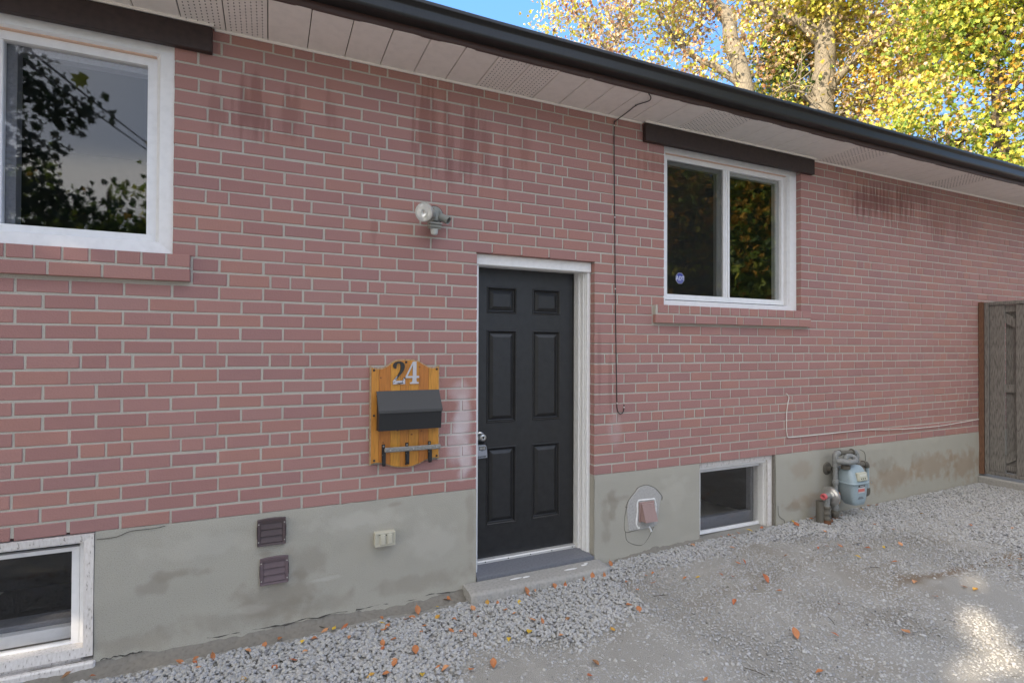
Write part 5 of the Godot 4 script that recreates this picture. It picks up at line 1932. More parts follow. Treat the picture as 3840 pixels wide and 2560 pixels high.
func build_board() -> void:
	var t := thing("address_board", Vector3(0.797, 0.86, 0.003), "varnished pine board with scrolled ends, house number 24 and newspaper rail", "sign board")
	var left := [[0.574, 1.503], [0.583, 1.495], [0.614, 1.485], [0.646, 1.486], [0.678, 1.501], [0.709, 1.525], [0.731, 1.536], [0.779, 1.541]]
	var poly := PackedVector2Array()
	for q in left:
		poly.append(Vector2(q[0], q[1]))
	for q in [[0.840, 1.540], [0.878, 1.531], [0.912, 1.511], [0.946, 1.491], [0.975, 1.485], [1.003, 1.492], [1.019, 1.503], [1.020, 0.885], [1.005, 0.893], [0.984, 0.896], [0.955, 0.894], [0.920, 0.882], [0.894, 0.868], [0.838, 0.852], [0.773, 0.851], [0.719, 0.861], [0.682, 0.876], [0.650, 0.890], [0.608, 0.893], [0.588, 0.888], [0.574, 0.881]]:
		poly.append(Vector2(q[0], q[1]))
	var b := MB.new()
	b.prism(poly, 0.002, 0.024, 0.0)
	put("back_board", b, mats["pine_edge"], t)
	# glued staves, each its own tone
	var cut := [0.560, 0.627, 0.700, 0.760, 0.815, 0.880, 0.945, 1.030]
	for k in cut.size() - 1:
		var win := PackedVector2Array([Vector2(cut[k] + 0.0003, 0.8), Vector2(cut[k + 1] - 0.0003, 0.8), Vector2(cut[k + 1] - 0.0003, 1.6), Vector2(cut[k] + 0.0003, 1.6)])
		var inner := Geometry2D.offset_polygon(poly, -0.007)
		for piece in Geometry2D.intersect_polygons(inner[0], win):
			b = MB.new()
			b.prism(piece, 0.0242, 0.0325, 0.0012)
			var tone := [1.0, 0.86, 1.08, 0.93, 1.02, 0.84, 1.05][k] as float
			put("stave", b, mat("stave_%d" % k, lin(0.56 * tone, 0.235 * tone * tone, 0.032 * tone), 0.42, texs["pine"], Vector3(6, 0.7, 6)), t)
	b = MB.new()
	for q in [[0.638, 1.425], [0.885, 1.49], [0.745, 1.09], [0.835, 1.06], [0.90, 1.08], [0.655, 1.02]]:
		b.x = Transform3D(Basis(Vector3.RIGHT, PI / 2).scaled(Vector3(1.6, 1, 1)), Vector3(q[0], q[1], 0.0321))
		b.lathe([Vector2(0.005, 0.0), Vector2(0.003, 0.0012), Vector2(0.0, 0.0012)], 10)
	put("knot", b, mat("knot_brown", lin(0.20, 0.065, 0.015), 0.5), t)
	for q in [[0.797, 1.522], [0.596, 1.473], [0.998, 1.475], [0.597, 1.191], [0.600, 0.912], [0.799, 0.876], [1.001, 0.912]]:
		b = MB.new()
		b.x = Transform3D(Basis(Vector3.RIGHT, PI / 2), Vector3(q[0], q[1], 0.0326))
		b.lathe([Vector2(0.0075, 0.0), Vector2(0.0068, 0.003), Vector2(0.003, 0.0045), Vector2(0.0, 0.0035)], 12)
		put("screw", b, mats["black_metal"], t)
	# number plates: the 2 has lost its paint at the foot, the 4 all over
	var worn := Image.create(64, 256, false, Image.FORMAT_RGB8)
	var fn := FastNoiseLite.new()
	fn.frequency = 0.06
	for y in 256:
		for x in 64:
			var bare := y > 170 + fn.get_noise_2d(x * 2.0, 0.0) * 60.0 and fn.get_noise_2d(x * 1.5, y * 0.7) < 0.25
			worn.set_pixel(x, y, Color(0.72, 0.71, 0.74) if bare else Color(0.17, 0.165, 0.16))
	var wm := mat("worn_number", Color.WHITE, 0.55, ImageTexture.create_from_image(worn), Vector3(1.0 / 0.16, 1.0 / 0.16, 1.0 / 0.16))
	wm.uv1_offset = Vector3(0, -1.53 / 0.16, 0)
	var digits := [["2", 0.7535, wm], ["4", 0.8365, mats["zinc"]]]
	for dg in digits:
		var m := lettering(dg[0], 0.150, 0.007, "Droid Serif", 700)
		var o := put("digit", m, dg[2], t)
		o.scale = Vector3(0.82, 1.0, 1.0)
		o.position += Vector3(dg[1], 1.452, 0.0365)
	# newspaper rail on three bent straps
	b = MB.new()
	b.x = Transform3D(Basis(Vector3(0, 0, 1), -0.004), Vector3(0.835, 0.979, 0.077))
	b.box(Vector3(-0.180, -0.015, -0.009), Vector3(0.180, 0.015, 0.009), 0.006)
	put("rail", b, mats["grey_wood"], t)
	for x in [0.656, 0.804, 0.951]:
		b = MB.new()
		b.box(Vector3(x - 0.010, 0.900, 0.0335), Vector3(x + 0.010, 1.010, 0.0365), 0.001)
		var path := [Vector3(0, 0.905, 0.035), Vector3(0, 0.882, 0.040), Vector3(0, 0.878, 0.056), Vector3(0, 0.89, 0.066), Vector3(0, 0.964, 0.0665)]
		for s in path.size() - 1:
			var p: Vector3 = path[s]
			var q: Vector3 = path[s + 1]
			var up := (q - p).normalized()
			b.x = Transform3D(Basis(Vector3.RIGHT, up, Vector3.RIGHT.cross(up)), Vector3(x, 0, 0) + (p + q) * 0.5)
			b.box(Vector3(-0.009, -p.distance_to(q) * 0.5 - 0.001, -0.0013), Vector3(0.009, p.distance_to(q) * 0.5 + 0.001, 0.0013))
		put("strap", b, mats["black_metal"], t)
		for y in [0.998, 0.943]:
			b = MB.new()
			b.x = Transform3D(Basis(Vector3.RIGHT, PI / 2), Vector3(x, y, 0.0365))
			b.lathe([Vector2(0.006, 0.0), Vector2(0.005, 0.0035), Vector2(0.0, 0.004)], 10)
			put("screw", b, mats["steel"], t)
	for x in [0.690, 0.835, 0.985]:
		b = MB.new()
		b.x = Transform3D(Basis(Vector3.RIGHT, PI / 2), Vector3(x, 0.979, 0.0861))
		b.lathe([Vector2(0.0045, 0.0), Vector2(0.004, 0.0015), Vector2(0.0, 0.002)], 10)
		put("screw", b, mats["steel"], t)


func build_mailbox() -> void:
	var t := thing("mailbox", Vector3(0.81, 1.10, 0.034), "black metal mailbox with sloping dusty lid on the pine board", "mailbox")
	var x0 := 0.613
	var x1 := 1.008
	var b := MB.new()   # cross-section in (z, y), swept along x
	var sec := [Vector2(0.033, 1.100), Vector2(0.105, 1.103), Vector2(0.118, 1.225), Vector2(0.036, 1.335)]
	for k in 4:
		var p: Vector2 = sec[k]
		var q: Vector2 = sec[(k + 1) % 4]
		b.quad_out(Vector3(x0, p.y, p.x), Vector3(x1, p.y, p.x), Vector3(x1, q.y, q.x), Vector3(x0, q.y, q.x), Vector3(0.81, 1.2, 0.07))
	for x in [x0, x1]:
		b.quad_out(Vector3(x, sec[0].y, sec[0].x), Vector3(x, sec[1].y, sec[1].x), Vector3(x, sec[2].y, sec[2].x), Vector3(x, sec[3].y, sec[3].x), Vector3(0.81, 1.2, 0.07))
	put("box", b, mats["black_metal"], t)
	b = MB.new()   # lid: thin bent sheet with a lip
	var out := [Vector2(0.034, 1.341), Vector2(0.040, 1.3425), Vector2(0.123, 1.229), Vector2(0.123, 1.2125), Vector2(0.1215, 1.2125), Vector2(0.1212, 1.2285), Vector2(0.0395, 1.3405), Vector2(0.034, 1.339)]
	for k in out.size():
		var p: Vector2 = out[k]
		var q: Vector2 = out[(k + 1) % out.size()]
		b.quad(Vector3(x0 - 0.004, p.y, p.x), Vector3(x0 - 0.004, q.y, q.x), Vector3(x1 + 0.004, q.y, q.x), Vector3(x1 + 0.004, p.y, p.x))
	for x in [x0 - 0.004, x1 + 0.003]:   # turned-down end flanges
		b.box(Vector3(x, 1.212, 0.112), Vector3(x + 0.0012, 1.229, 0.1225))
	put("lid", b, mats["dusty_black"], t)
	b = MB.new()
	for y in [1.312]:
		b.x = Transform3D(Basis(Vector3.FORWARD, PI / 2), Vector3(x0 - 0.003, y, 0.042))
		b.lathe([Vector2(0.005, 0.0), Vector2(0.004, 0.004), Vector2(0.0, 0.0045)], 10)
	put("hinge_pin", b, mats["black_metal"], t)


func build_lockbox() -> void:
	var z := -0.195
	var t := thing("key_lockbox", Vector3(1.390, 0.825, z), "small grey key lockbox hanging under the door knob", "lockbox")
	var b := MB.new()
	b.box(Vector3(1.350, 0.822, z + 0.004), Vector3(1.434, 0.930, z + 0.036), 0.008)
	put("case", b, mats["black_rubber"], t)
	b = MB.new()
	b.prism(PackedVector2Array([Vector2(1.351, 0.824), Vector2(1.433, 0.826), Vector2(1.432, 0.858), Vector2(1.424, 0.912), Vector2(1.416, 0.920), Vector2(1.352, 0.920)]), z + 0.034, z + 0.042, 0.003)
	put("face", b, mat("lockbox_grey", lin(0.27, 0.28, 0.31), 0.5), t)
	b = MB.new()
	b.tube(spline([Vector3(1.358, 0.925, z + 0.02), Vector3(1.358, 0.965, z + 0.02), Vector3(1.372, 0.992, z + 0.02), Vector3(1.398, 0.992, z + 0.02), Vector3(1.412, 0.965, z + 0.02), Vector3(1.413, 0.925, z + 0.02)], 5), 0.0045, 8)
	put("shackle", b, mats["black_rubber"], t)
	b = MB.new()
	for k in 4:
		b.box(Vector3(1.372 + k * 0.011, 0.888, z + 0.0415), Vector3(1.380 + k * 0.011, 0.906, z + 0.0435), 0.001)
	put("dial", b, mats["steel"], t)
	b = MB.new()
	b.box(Vector3(1.367, 0.8845, z + 0.0412), Vector3(1.4175, 0.909, z + 0.0424))
	b.box(Vector3(1.382, 0.8785, z + 0.0412), Vector3(1.401, 0.8815, z + 0.0424))
	put("dial_window", b, mats["dark_gap"], t)
	var o := put("lettering", lettering("Master", 0.016, 0.0006, "Droid Sans", 700), mats["dark_gap"], t)
	o.position += Vector3(1.388, 0.838, z + 0.0422)
	o.rotation.z = 0.06


func build_cables() -> void:
	var b := MB.new()
	var t := thing("black_cable", Vector3(2.42, 2.2, 0.006), "thin black cable stapled straight down the brick beside the door", "cable")
	var pts := [Vector3(2.399, 3.39, 0.425), Vector3(2.43, 3.388, 0.405), Vector3(2.461, 3.389, 0.37), Vector3(2.468, 3.389, 0.335), Vector3(2.442, 3.389, 0.28), Vector3(2.430, 3.389, 0.242), Vector3(2.440, 3.389, 0.14), Vector3(2.443, 3.387, 0.05), Vector3(2.436, 3.380, 0.018), Vector3(2.417, 3.36, 0.008), Vector3(2.406, 3.326, 0.006), Vector3(2.408, 3.0, 0.006), Vector3(2.416, 2.4, 0.0055), Vector3(2.425, 1.8, 0.0055), Vector3(2.436, 1.25, 0.006), Vector3(2.438, 1.16, 0.006), Vector3(2.449, 1.122, 0.008), Vector3(2.471, 1.110, 0.009), Vector3(2.493, 1.122, 0.008), Vector3(2.503, 1.150, 0.006), Vector3(2.505, 1.180, 0.003)]
	b.tube(spline(pts, 5), 0.0034, 7)
	put("cable", b, mats["cable_black"], t)
	for q in [[2.406, 3.326, 0.006], [2.438, 1.192, 0.006], [2.503, 1.158, 0.006], [2.4135, 2.62, 0.006], [2.420, 2.07, 0.0055], [2.430, 3.389, 0.242]]:
		b = MB.new()
		b.box(Vector3(q[0] - 0.006, q[1] - 0.005, q[2] - 0.004), Vector3(q[0] + 0.005, q[1] + 0.005, q[2] + 0.0045), 0.002)
		put("clip", b, mats["cable_white"] if q[2] < 0.1 else mats["cable_black"], t)
	b = MB.new()
	t = thing("white_cable", Vector3(4.3, 0.8, 0.006), "loose off white cable running along the brick to the gate post", "cable")
	pts = [Vector3(4.303, 1.206, 0.001), Vector3(4.317, 1.196, 0.007), Vector3(4.329, 1.178, 0.008), Vector3(4.332, 1.157, 0.008), Vector3(4.317, 1.104, 0.008), Vector3(4.304, 1.03, 0.008), Vector3(4.301, 0.918, 0.008), Vector3(4.305, 0.851, 0.008), Vector3(4.316, 0.815, 0.008), Vector3(4.336, 0.805, 0.008), Vector3(4.476, 0.803, 0.007), Vector3(4.799, 0.804, 0.007), Vector3(5.053, 0.805, 0.006), Vector3(5.454, 0.806, 0.006), Vector3(5.785, 0.789, 0.010), Vector3(6.287, 0.774, 0.012), Vector3(6.69, 0.774, 0.012), Vector3(7.117, 0.788, 0.010), Vector3(7.52, 0.806, 0.006)]
	b.tube(spline(pts, 5), 0.0042, 7)
	put("cable", b, mats["cable_white"], t)


# ---------------------------------------------------------------- gas meter
func build_meter() -> void:
	var t := thing("gas_meter", Vector3(4.95, 0.03, 0.15), "pale blue gas meter with grey pipes and regulator against the foundation", "gas meter")
	var grey: Material = mats["pipe_grey"]
	var b := MB.new()
	var lofts := [[0.170, 5.00, 0.170, 0.060, 0.050], [0.172, 5.00, 0.170, 0.078, 0.062], [0.205, 4.998, 0.168, 0.098, 0.072], [0.27, 4.995, 0.166, 0.112, 0.080], [0.366, 4.992, 0.165, 0.122, 0.085]]
	b.grid(loft(lofts), true)
	b.cap(loft(lofts)[0], true)
	put("body", b, mats["meter_blue"], t)
	b = MB.new()
	lofts = [[0.366, 4.992, 0.165, 0.128, 0.092], [0.367, 4.992, 0.165, 0.135, 0.098], [0.381, 4.992, 0.165, 0.135, 0.098], [0.382, 4.992, 0.165, 0.126, 0.090]]
	b.grid(loft(lofts), true)
	put("flange", b, mats["meter_blue"], t)
	b = MB.new()
	lofts = [[0.382, 4.992, 0.165, 0.126, 0.090], [0.42, 4.992, 0.163, 0.123, 0.086], [0.47, 4.992, 0.156, 0.115, 0.074], [0.505, 4.995, 0.150, 0.102, 0.058], [0.522, 4.998, 0.146, 0.085, 0.044], [0.528, 5.0, 0.145, 0.05, 0.022]]
	b.grid(loft(lofts), true)
	b.cap(loft(lofts)[-1])
	put("cover", b, mats["meter_blue"], t)
	b = MB.new()   # rear half of the case, its shade painted as a darker blue
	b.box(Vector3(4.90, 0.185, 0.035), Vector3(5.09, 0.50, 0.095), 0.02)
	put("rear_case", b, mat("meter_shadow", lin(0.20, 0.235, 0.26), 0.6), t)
	b = MB.new()
	for k in 7:
		for q in [[4.865 + k * 0.042, 0.374, 0.2635]]:
			b.x = Transform3D(Basis(Vector3.RIGHT, PI / 2), Vector3(q[0], q[1], q[2] - 0.004))
			b.lathe([Vector2(0.005, 0.0), Vector2(0.005, 0.004), Vector2(0.0, 0.005)], 6)
	put("bolt", b, mats["meter_blue"], t)
	b = MB.new()
	b.x = Transform3D(Basis(Vector3.RIGHT, -0.16), Vector3(4.992, 0.438, 0.252))
	b.box(Vector3(-0.066, -0.040, -0.02), Vector3(0.066, 0.040, 0.012), 0.008)
	var dial := put("index_box", b, mat("dial_cream", lin(0.46, 0.45, 0.36), 0.5, texs["wear"], Vector3.ONE * 5.0), t)
	b = MB.new()
	b.x = Transform3D(Basis(Vector3.RIGHT, -0.16), Vector3(4.992, 0.438, 0.252))
	b.box(Vector3(-0.045, 0.004, 0.0121), Vector3(0.045, 0.024, 0.0135))
	put("index_window", b, mat("dial_pale", lin(0.55, 0.55, 0.48), 0.3), dial)
	b = MB.new()
	b.x = Transform3D(Basis(Vector3.RIGHT, -0.16), Vector3(4.992, 0.438, 0.252))
	for k in 3:
		b.box(Vector3(-0.032 + k * 0.026, -0.022, 0.0121), Vector3(-0.022 + k * 0.026, -0.013, 0.0132))
	put("index_mark", b, mats["dark_gap"], dial)
	# labels on the front
	var zf := 0.2525
	for q in [["label_black", 0.342, 0.374 - 0.009, lin(0.02, 0.02, 0.022)], ["label_white", 0.328, 0.341, lin(0.52, 0.53, 0.55)], ["label_red", 0.300, 0.327, lin(0.55, 0.15, 0.13)], ["label_white", 0.289, 0.299, lin(0.50, 0.51, 0.54)]]:
		b = MB.new()
		b.x = Transform3D(Basis(Vector3.RIGHT, -0.045), Vector3(4.990, (q[1] + q[2]) * 0.5, zf - (0.366 - q[1]) * 0.045))
		b.box(Vector3(-0.043, -(q[2] - q[1]) * 0.5, -0.006), Vector3(0.043, (q[2] - q[1]) * 0.5, 0.0012))
		put("label_plate", b, mat(q[0], q[3], 0.5), t)
	b = MB.new()
	b.x = Transform3D(Basis(Vector3.RIGHT, -0.045), Vector3(4.990, 0.353, zf + 0.0008))
	b.box(Vector3(-0.030, -0.003, 0.0), Vector3(0.034, 0.003, 0.0012))
	put("label_plate", b, mats["label_white"], t)
	b = MB.new()   # triangular cast emblem
	b.x = Transform3D(Basis(Vector3.RIGHT, -0.16), Vector3(4.985, 0.2445, 0.2425))
	b.prism(PackedVector2Array([Vector2(-0.042, -0.013), Vector2(0.042, -0.013), Vector2(0.016, 0.016), Vector2(-0.012, 0.016)]), 0.0, 0.003, 0.001)
	put("emblem", b, mat("emblem_grey", lin(0.14, 0.16, 0.18), 0.6), t)
	# riser with its unions, from the ground up
	b = MB.new()
	b.tube(PackedVector3Array([Vector3(4.795, -0.06, 0.13), Vector3(4.795, 0.08, 0.13)]), 0.026, 14)
	put("ground_pipe", b, mats["rust"], t)
	b = MB.new()
	b.tube(PackedVector3Array([Vector3(4.795, 0.06, 0.13), Vector3(4.795, 0.075, 0.13), Vector3(4.795, 0.11, 0.13), Vector3(4.795, 0.125, 0.13)]), [0.028, 0.036, 0.036, 0.028], 8)
	b.box(Vector3(4.755, 0.078, 0.105), Vector3(4.835, 0.112, 0.155), 0.01)
	put("shut_off_valve", b, mats["pipe_dirty"], t)
	b = MB.new()
	b.tube(PackedVector3Array([Vector3(4.797, 0.12, 0.13), Vector3(4.797, 0.185, 0.13)]), [0.030, 0.027], 14)
	b.tube(PackedVector3Array([Vector3(4.797, 0.132, 0.13), Vector3(4.797, 0.150, 0.13)]), 0.035, 8)
	b.tube(PackedVector3Array([Vector3(4.797, 0.28, 0.13), Vector3(4.797, 0.60, 0.13)]), 0.0205, 14)
	b.tube(PackedVector3Array([Vector3(4.797, 0.36, 0.13), Vector3(4.797, 0.366, 0.13), Vector3(4.797, 0.398, 0.13), Vector3(4.797, 0.404, 0.13)]), [0.022, 0.0275, 0.0275, 0.022], 14)
	b.tube(PackedVector3Array([Vector3(4.797, 0.53, 0.13), Vector3(4.797, 0.60, 0.13)]), 0.0265, 14)
	b.tube(spline([Vector3(4.797, 0.595, 0.13), Vector3(4.797, 0.622, 0.13), Vector3(4.812, 0.641, 0.13), Vector3(4.842, 0.645, 0.13)], 5), 0.027, 14)
	put("riser_pipe", b, grey, t)
	b = MB.new()
	b.box(Vector3(4.767, 0.182, 0.102), Vector3(4.830, 0.288, 0.160), 0.008)
	b.tube(PackedVector3Array([Vector3(4.76, 0.270, 0.131), Vector3(4.84, 0.270, 0.131)]), 0.012, 8)
	b.tube(PackedVector3Array([Vector3(4.76, 0.198, 0.131), Vector3(4.84, 0.198, 0.131)]), 0.012, 8)
	put("brass_valve", b, mats["orange_brass"], t)
	b = MB.new()   # back loop over the meter into its right inlet
	b.tube(PackedVector3Array([Vector3(4.83, 0.645, 0.13), Vector3(5.055, 0.638, 0.13)]), 0.020, 14)
	b.tube(PackedVector3Array([Vector3(4.845, 0.645, 0.13), Vector3(4.86, 0.645, 0.13)]), 0.030, 14)
	b.tube(PackedVector3Array([Vector3(5.03, 0.639, 0.13), Vector3(5.042, 0.639, 0.13)]), 0.031, 14)
	put("cross_pipe", b, mats["pipe_dirty"], t)
	b = MB.new()
	b.tube(spline([Vector3(5.04, 0.639, 0.13), Vector3(5.072, 0.634, 0.133), Vector3(5.088, 0.612, 0.137), Vector3(5.09, 0.58, 0.14)], 5), 0.026, 14)
	b.tube(PackedVector3Array([Vector3(5.09, 0.585, 0.14), Vector3(5.09, 0.53, 0.145)]), 0.020, 14)
	put("elbow", b, grey, t)
	b = MB.new()
	b.tube(PackedVector3Array([Vector3(5.088, 0.505, 0.146), Vector3(5.088, 0.536, 0.146)]), 0.036, 8)
	b.tube(PackedVector3Array([Vector3(4.892, 0.500, 0.165), Vector3(4.892, 0.534, 0.165)]), 0.040, 8)
	put("swivel_nut", b, mats["pipe_dirty"], t)
	b = MB.new()   # front loop
	b.tube(spline([Vector3(4.797, 0.575, 0.13), Vector3(4.815, 0.578, 0.175), Vector3(4.86, 0.572, 0.215), Vector3(4.935, 0.575, 0.22), Vector3(4.985, 0.592, 0.195), Vector3(4.975, 0.612, 0.165), Vector3(4.925, 0.614, 0.160), Vector3(4.892, 0.595, 0.163), Vector3(4.892, 0.54, 0.165)], 6), 0.0225, 14)
	b.tube(spline([Vector3(4.80, 0.576, 0.15), Vector3(4.815, 0.577, 0.178), Vector3(4.833, 0.576, 0.198)], 4), 0.0285, 14)
	put("loop_pipe", b, grey, t)
	b = MB.new()   # wall flange and stub on the left
	b.x = Transform3D(Basis(Vector3.RIGHT, PI / 2), Vector3(4.86, 0.475, 0.006))
	b.lathe([Vector2(0.062, 0.0), Vector2(0.055, 0.008), Vector2(0.026, 0.014), Vector2(0.026, 0.05), Vector2(0.0, 0.05)], 16)
	b.x = Transform3D.IDENTITY
	b.tube(PackedVector3Array([Vector3(4.86, 0.475, 0.045), Vector3(4.93, 0.472, 0.07)]), 0.024, 12)
	put("wall_stub", b, mats["pipe_dirty"], t)
	b = MB.new()   # outlet on the right, down and back into the wall
	b.tube(spline([Vector3(5.20, 0.49, 0.075), Vector3(5.32, 0.492, 0.065), Vector3(5.362, 0.482, 0.06), Vector3(5.372, 0.45, 0.06)], 5), 0.0245, 12)
	b.tube(PackedVector3Array([Vector3(5.298, 0.492, 0.066), Vector3(5.314, 0.492, 0.066)]), 0.031, 12)
	b.tube(spline([Vector3(5.376, 0.25, 0.06), Vector3(5.376, 0.205, 0.06), Vector3(5.372, 0.185, 0.045), Vector3(5.37, 0.18, 0.0)], 5), 0.0245, 12)
	put("elbow", b, mats["pipe_dirty"], t)
	b = MB.new()
	b.tube(PackedVector3Array([Vector3(5.373, 0.46, 0.06), Vector3(5.376, 0.24, 0.06)]), 0.018, 12)
	put("outlet_pipe", b, mats["meter_blue"], t)
	# regulator: ribbed disc, spring cap, vent body and its pipe into the ground
	b = MB.new()
	b.x = Transform3D(axis_basis(Vector3(1, 0.03, -0.12)), Vector3(4.640, 0.282, 0.19))
	b.lathe([Vector2(0.0, -0.020), Vector2(0.060, -0.016), Vector2(0.078, -0.008), Vector2(0.088, -0.006), Vector2(0.088, 0.006), Vector2(0.078, 0.008), Vector2(0.05, 0.018), Vector2(0.0, 0.022)], 30)
	put("regulator_disc", b, mats["steel"], t)
	b = MB.new()
	b.x = Transform3D(axis_basis(Vector3(-1, 0.02, 0.12)), Vector3(4.632, 0.290, 0.19))
	b.lathe([Vector2(0.030, 0.0), Vector2(0.026, 0.03), Vector2(0.025, 0.085), Vector2(0.0, 0.085)], 18)
	put("regulator_bonnet", b, grey, t)
	b = MB.new()
	b.x = Transform3D(axis_basis(Vector3(-1, 0.02, 0.12)), Vector3(4.632, 0.290, 0.19))
	b.lathe([Vector2(0.028, 0.084), Vector2(0.028, 0.106), Vector2(0.022, 0.112), Vector2(0.0, 0.112)], 18)
	put("regulator_cap", b, mat("cap_red", lin(0.52, 0.10, 0.11), 0.55), t)
	b = MB.new()
	b.tube(PackedVector3Array([Vector3(4.590, 0.285, 0.19), Vector3(4.590, 0.19, 0.19)]), [0.030, 0.026], 14)
	b.tube(PackedVector3Array([Vector3(4.66, 0.278, 0.185), Vector3(4.80, 0.24, 0.135)]), 0.020, 12)
	put("regulator_body", b, grey, t)
	b = MB.new()
	b.tube(PackedVector3Array([Vector3(4.590, 0.20, 0.19), Vector3(4.590, 0.196, 0.19), Vector3(4.590, 0.180, 0.19), Vector3(4.590, 0.178, 0.19), Vector3(4.590, 0.150, 0.19), Vector3(4.590, 0.146, 0.19), Vector3(4.590, 0.128, 0.19), Vector3(4.590, 0.125, 0.19), Vector3(4.590, 0.10, 0.19), Vector3(4.590, 0.097, 0.19), Vector3(4.590, 0.078, 0.19), Vector3(4.590, 0.075, 0.19)]), [0.028, 0.034, 0.034, 0.028, 0.028, 0.035, 0.035, 0.028, 0.028, 0.035, 0.035, 0.028], 14)
	b.tube(PackedVector3Array([Vector3(4.56, -0.03, 0.15), Vector3(4.56, 0.24, 0.15)]), 0.036, 12)
	put("vent_pipe", b, mats["pipe_dirty"], t)
	b = MB.new()
	b.tube(PackedVector3Array([Vector3(4.590, 0.08, 0.19), Vector3(4.592, 0.03, 0.192), Vector3(4.592, -0.05, 0.195)]), [0.030, 0.037, 0.034], 12)
	b.tube(PackedVector3Array([Vector3(4.62, 0.06, 0.19), Vector3(4.67, 0.055, 0.18)]), 0.018, 9)
	put("ground_pipe", b, mats["rust"], t)


func loft(rows: Array) -> Array:   # height, centre x, centre z, half width, half depth; rounded rectangles
	var out := []
	for q in rows:
		var ring := PackedVector3Array()
		for k in 28:
			var a := TAU * k / 28.0
			var c := cos(a)
			var s := sin(a)
			ring.append(Vector3(q[1] + signf(c) * pow(absf(c), 0.5) * q[3], q[0], q[2] + signf(s) * pow(absf(s), 0.5) * q[4]))
		out.append(ring)
	return out


# ---------------------------------------------------------------- fallen leaves
const FALLEN := [-0.41,0.14,0,-0.34,0.17,0,-0.34,0.13,0,-0.32,0.22,0,-0.26,0.16,10,-0.09,0.16,0,-0.01,0.14,0,0.07,0.1,10,0.18,0.2,1,0.19,0.29,0,0.31,0.12,10,0.36,0.11,1,0.25,0.18,0,0.04,0.38,0,0.13,0.36,0,-0.9,0.08,2,-0.78,0.13,0,-0.1,0.43,1,1.07,0.04,10,0.99,0.11,1,0.86,0.11,10,0.77,0.18,0,0.81,0.18,0,0.64,0.1,0,0.63,0.17,1,0.65,0.22,0,0.62,0.25,0,0.43,0.24,0,0.42,0.12,0,0.82,0.35,0,0.65,0.37,0,0.59,0.39,0,0.58,0.44,0,0.74,0.53,10,0.61,0.6,0,0.62,0.57,0,0.48,0.65,1,0.55,0.67,0,0.72,0.75,1,0.81,0.72,0,0.84,0.75,0,0.96,0.81,0,1.08,0.82,10,1.25,0.64,1,1.09,0.52,0,1.03,0.45,0,0.98,0.42,0,1.18,0.24,10,1.29,0.21,1,1.35,0.24,0,1.48,0.29,1,1.58,0.2,10,1.64,0.19,0,1.71,0.17,10,1.79,0.2,0,1.87,0.18,1,1.86,0.22,0,2.02,0.2,0,2.1,0.19,0,2.18,0.22,0,2.33,0.08,10,1.5,0.57,10,1.46,0.52,0,1.39,0.4,0,1.36,0.34,0,1.04,0.3,0,1.18,0.34,0,0.95,0.24,1,0.85,0.3,0,2.45,0.34,0,2.52,0.33,0,2.42,0.46,0,2.62,0.31,0,2.26,0.49,0,2.27,0.36,0,1.83,0.82,1,1.53,0.74,0,2.09,0.63,0,2.11,0.7,0,1.39,0.62,1,1.57,1.04,2,1.48,1.12,0,1.65,0.61,2,3.14,0.05,10,3.39,0.24,0,3.61,0.03,0,3.68,0.03,0,3.49,0.03,0,3.58,0.03,0,3.82,0.03,11,3.96,0.03,0,3.57,0.09,2,4.36,0.03,1,4.3,0.11,10,4.56,0.06,10,4.64,0.04,10,3.24,0.49,10,2.94,0.56,0,2.98,0.63,0,2.75,0.53,1,3.14,0.76,10,3.19,0.48,0,2.66,0.5,0,3.62,0.54,2,3.09,0.91,0,2.71,0.89,0,3.99,0.54,0,4.08,0.55,0,4.17,0.6,0,4.33,0.71,0,4.46,0.76,1,4.48,0.56,0,4.94,0.39,0,5.5,0.07,0,5.25,0.09,1,5.42,0.04,0,5.62,0.41,1,5.66,0.78,0,4.94,0.55,0,4.64,0.78,0,4.1,0.79,1,4.25,0.96,0,4.9,0.12,0,4.04,1.21,0,4.25,1.4,12,4.27,1.45,1,3.93,1.39,0,3.28,1.19,0,3.31,1.56,10,2.73,1.31,10,2.93,1.41,0,5.15,1.33,0,4.93,1.36,0,5.9,0.97,0,2.54,1.59,0,1.98,1.39,0,4.37,0.33,0]


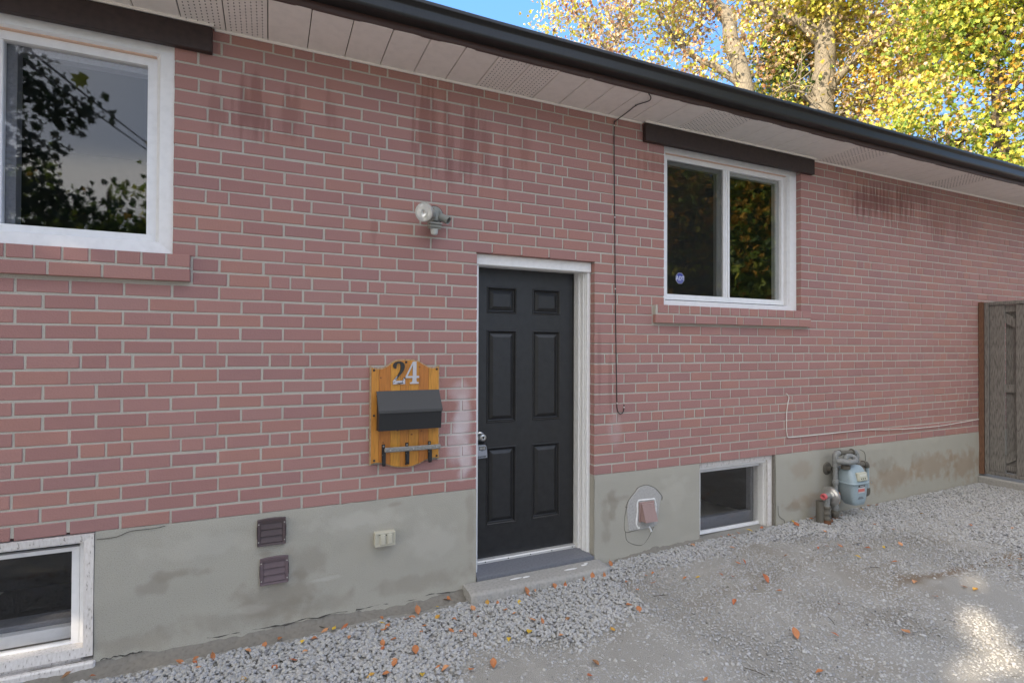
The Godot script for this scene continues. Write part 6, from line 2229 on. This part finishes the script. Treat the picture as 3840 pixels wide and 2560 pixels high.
func build_leaves() -> void:
	var spots := []
	for k in range(0, FALLEN.size(), 3):
		spots.append([FALLEN[k], FALLEN[k + 1], int(FALLEN[k + 2])])
	var ordered := {}
	var made := []
	for q in spots:
		var kind: int = q[2] % 10
		var big: bool = q[2] >= 10
		var pick := "leaf_orange"
		var word := "orange"
		if kind == 1:
			pick = ["leaf_yellow", "leaf_ochre"][rng.randi() % 2]
			word = "yellow" if pick == "leaf_yellow" else "ochre"
		elif kind == 2:
			pick = "leaf_brown"
			word = "brown"
		else:
			pick = ["leaf_orange", "leaf_orange", "leaf_rust", "leaf_tan"][rng.randi() % 4]
			word = {"leaf_orange": "orange", "leaf_rust": "rust red", "leaf_tan": "tan"}[pick]
		var size := rng.randf_range(0.016, 0.030) * (1.4 if big else 1.0)
		var place := ""
		var x: float = q[0]
		var z: float = q[1]
		if x < 0.95 and z < 0.22:
			place = "along the foundation below the vents"
		elif x < 1.15:
			place = "on loose gravel left of the doorstep"
		elif x < 2.4 and z < 0.32:
			place = "at the foot of the concrete doorstep"
		elif x < 2.4:
			place = "on the gravel in front of the doorstep"
		elif x < 4.3 and z < 0.30:
			place = "below the right basement window"
		elif x < 5.7 and z < 0.36:
			place = "on the stones round the gas meter"
		elif x < 4.4:
			place = "on the drive before the basement window"
		else:
			place = "on the gravel before the gate"
		var o := put("fallen_leaf", fallen_leaf(size), mats[pick])
		var tilt := rng.randf_range(0.1, 0.55)
		var stand: bool = (absf(x - 1.5) < 0.9 and z < 0.30 and x > 1.2) or big and rng.randf() < 0.35
		if stand:
			tilt = rng.randf_range(0.7, 1.2)
		o.transform = Transform3D(Basis(Vector3.UP, rng.randf() * TAU if not stand else rng.randf_range(-0.5, 0.5)) * Basis(Vector3.RIGHT, tilt), Vector3(x, ground_y(x, z) + 0.014 + size * 0.35 * sin(tilt) + (0.02 if x < -0.7 else 0.0), z))
		var key := word + " fallen leaf " + place
		if not ordered.has(key):
			ordered[key] = []
		ordered[key].append([x, o])
	var nth := ["first", "second", "third", "fourth", "fifth", "sixth", "seventh", "eighth", "ninth", "tenth", "eleventh", "twelfth", "thirteenth", "fourteenth", "fifteenth", "sixteenth", "seventeenth", "eighteenth", "nineteenth", "twentieth"]
	for key in ordered:
		var list: Array = ordered[key]
		list.sort_custom(func(a, c): return a[0] < c[0])
		for k in list.size():
			var label: String = key
			if list.size() > 1:
				label = nth[mini(k, 19)] + " " + key.replace(" fallen leaf", " leaf from the left")
			tag(list[k][1], label, "leaf", "fallen leaves on the gravel")
	# a few bare twigs
	var where := [[0.30, 0.07, 0.9], [2.35, 0.62, 0.3], [4.35, 0.62, 0.2], [3.05, 1.3, 2.2], [2.25, 1.45, 1.2], [4.0, 0.95, 0.4]]
	var words := ["thin twig on the footing under the outlet", "short twig on the drive right of the doorstep", "short twig on the drive near the gas meter", "twig in the flat middle of the drive", "twig low on the drive in front of the door", "twig on the bare track in the drive"]
	for k in where.size():
		var q: Array = where[k]
		var b := MB.new()
		var p := Vector3(q[0], ground_y(q[0], q[1]) + 0.015, q[1])
		var d := Vector3(cos(q[2]), 0.04, sin(q[2])) * 0.05
		b.tube(spline([p - d, p + Vector3(0, 0.004, 0.004), p + d], 4), 0.0022, 5)
		tag(put("twig", b, mats["dark_bark"]), words[k], "twig", "twigs on the drive")


func fallen_leaf(size: float) -> ArrayMesh:
	var b := MB.new()
	var curl := rng.randf_range(-0.5, 1.1)
	var fold := rng.randf_range(0.15, 0.7)
	var wide := rng.randf_range(0.42, 0.62)
	var rows := []
	for j in 7:
		var t := j / 6.0
		var w := sin(PI * pow(t, 0.85)) * wide * size + 0.0004
		var row := PackedVector3Array()
		for k in 5:
			var e := (k - 2) / 2.0
			var wav := sin(t * 9.0 + e * 2.0) * 0.03 * size
			row.append(Vector3(e * w, absf(e) * w * fold + curl * size * pow(t - 0.5, 2.0) + wav, (t - 0.5) * size * 1.7))
		rows.append(row)
	b.grid(rows, false)
	b.tube(PackedVector3Array([Vector3(0, curl * size * 0.25, -size * 0.85), Vector3(0, curl * size * 0.42, -size * 1.15)]), 0.0008, 4, false)
	return b.mesh()
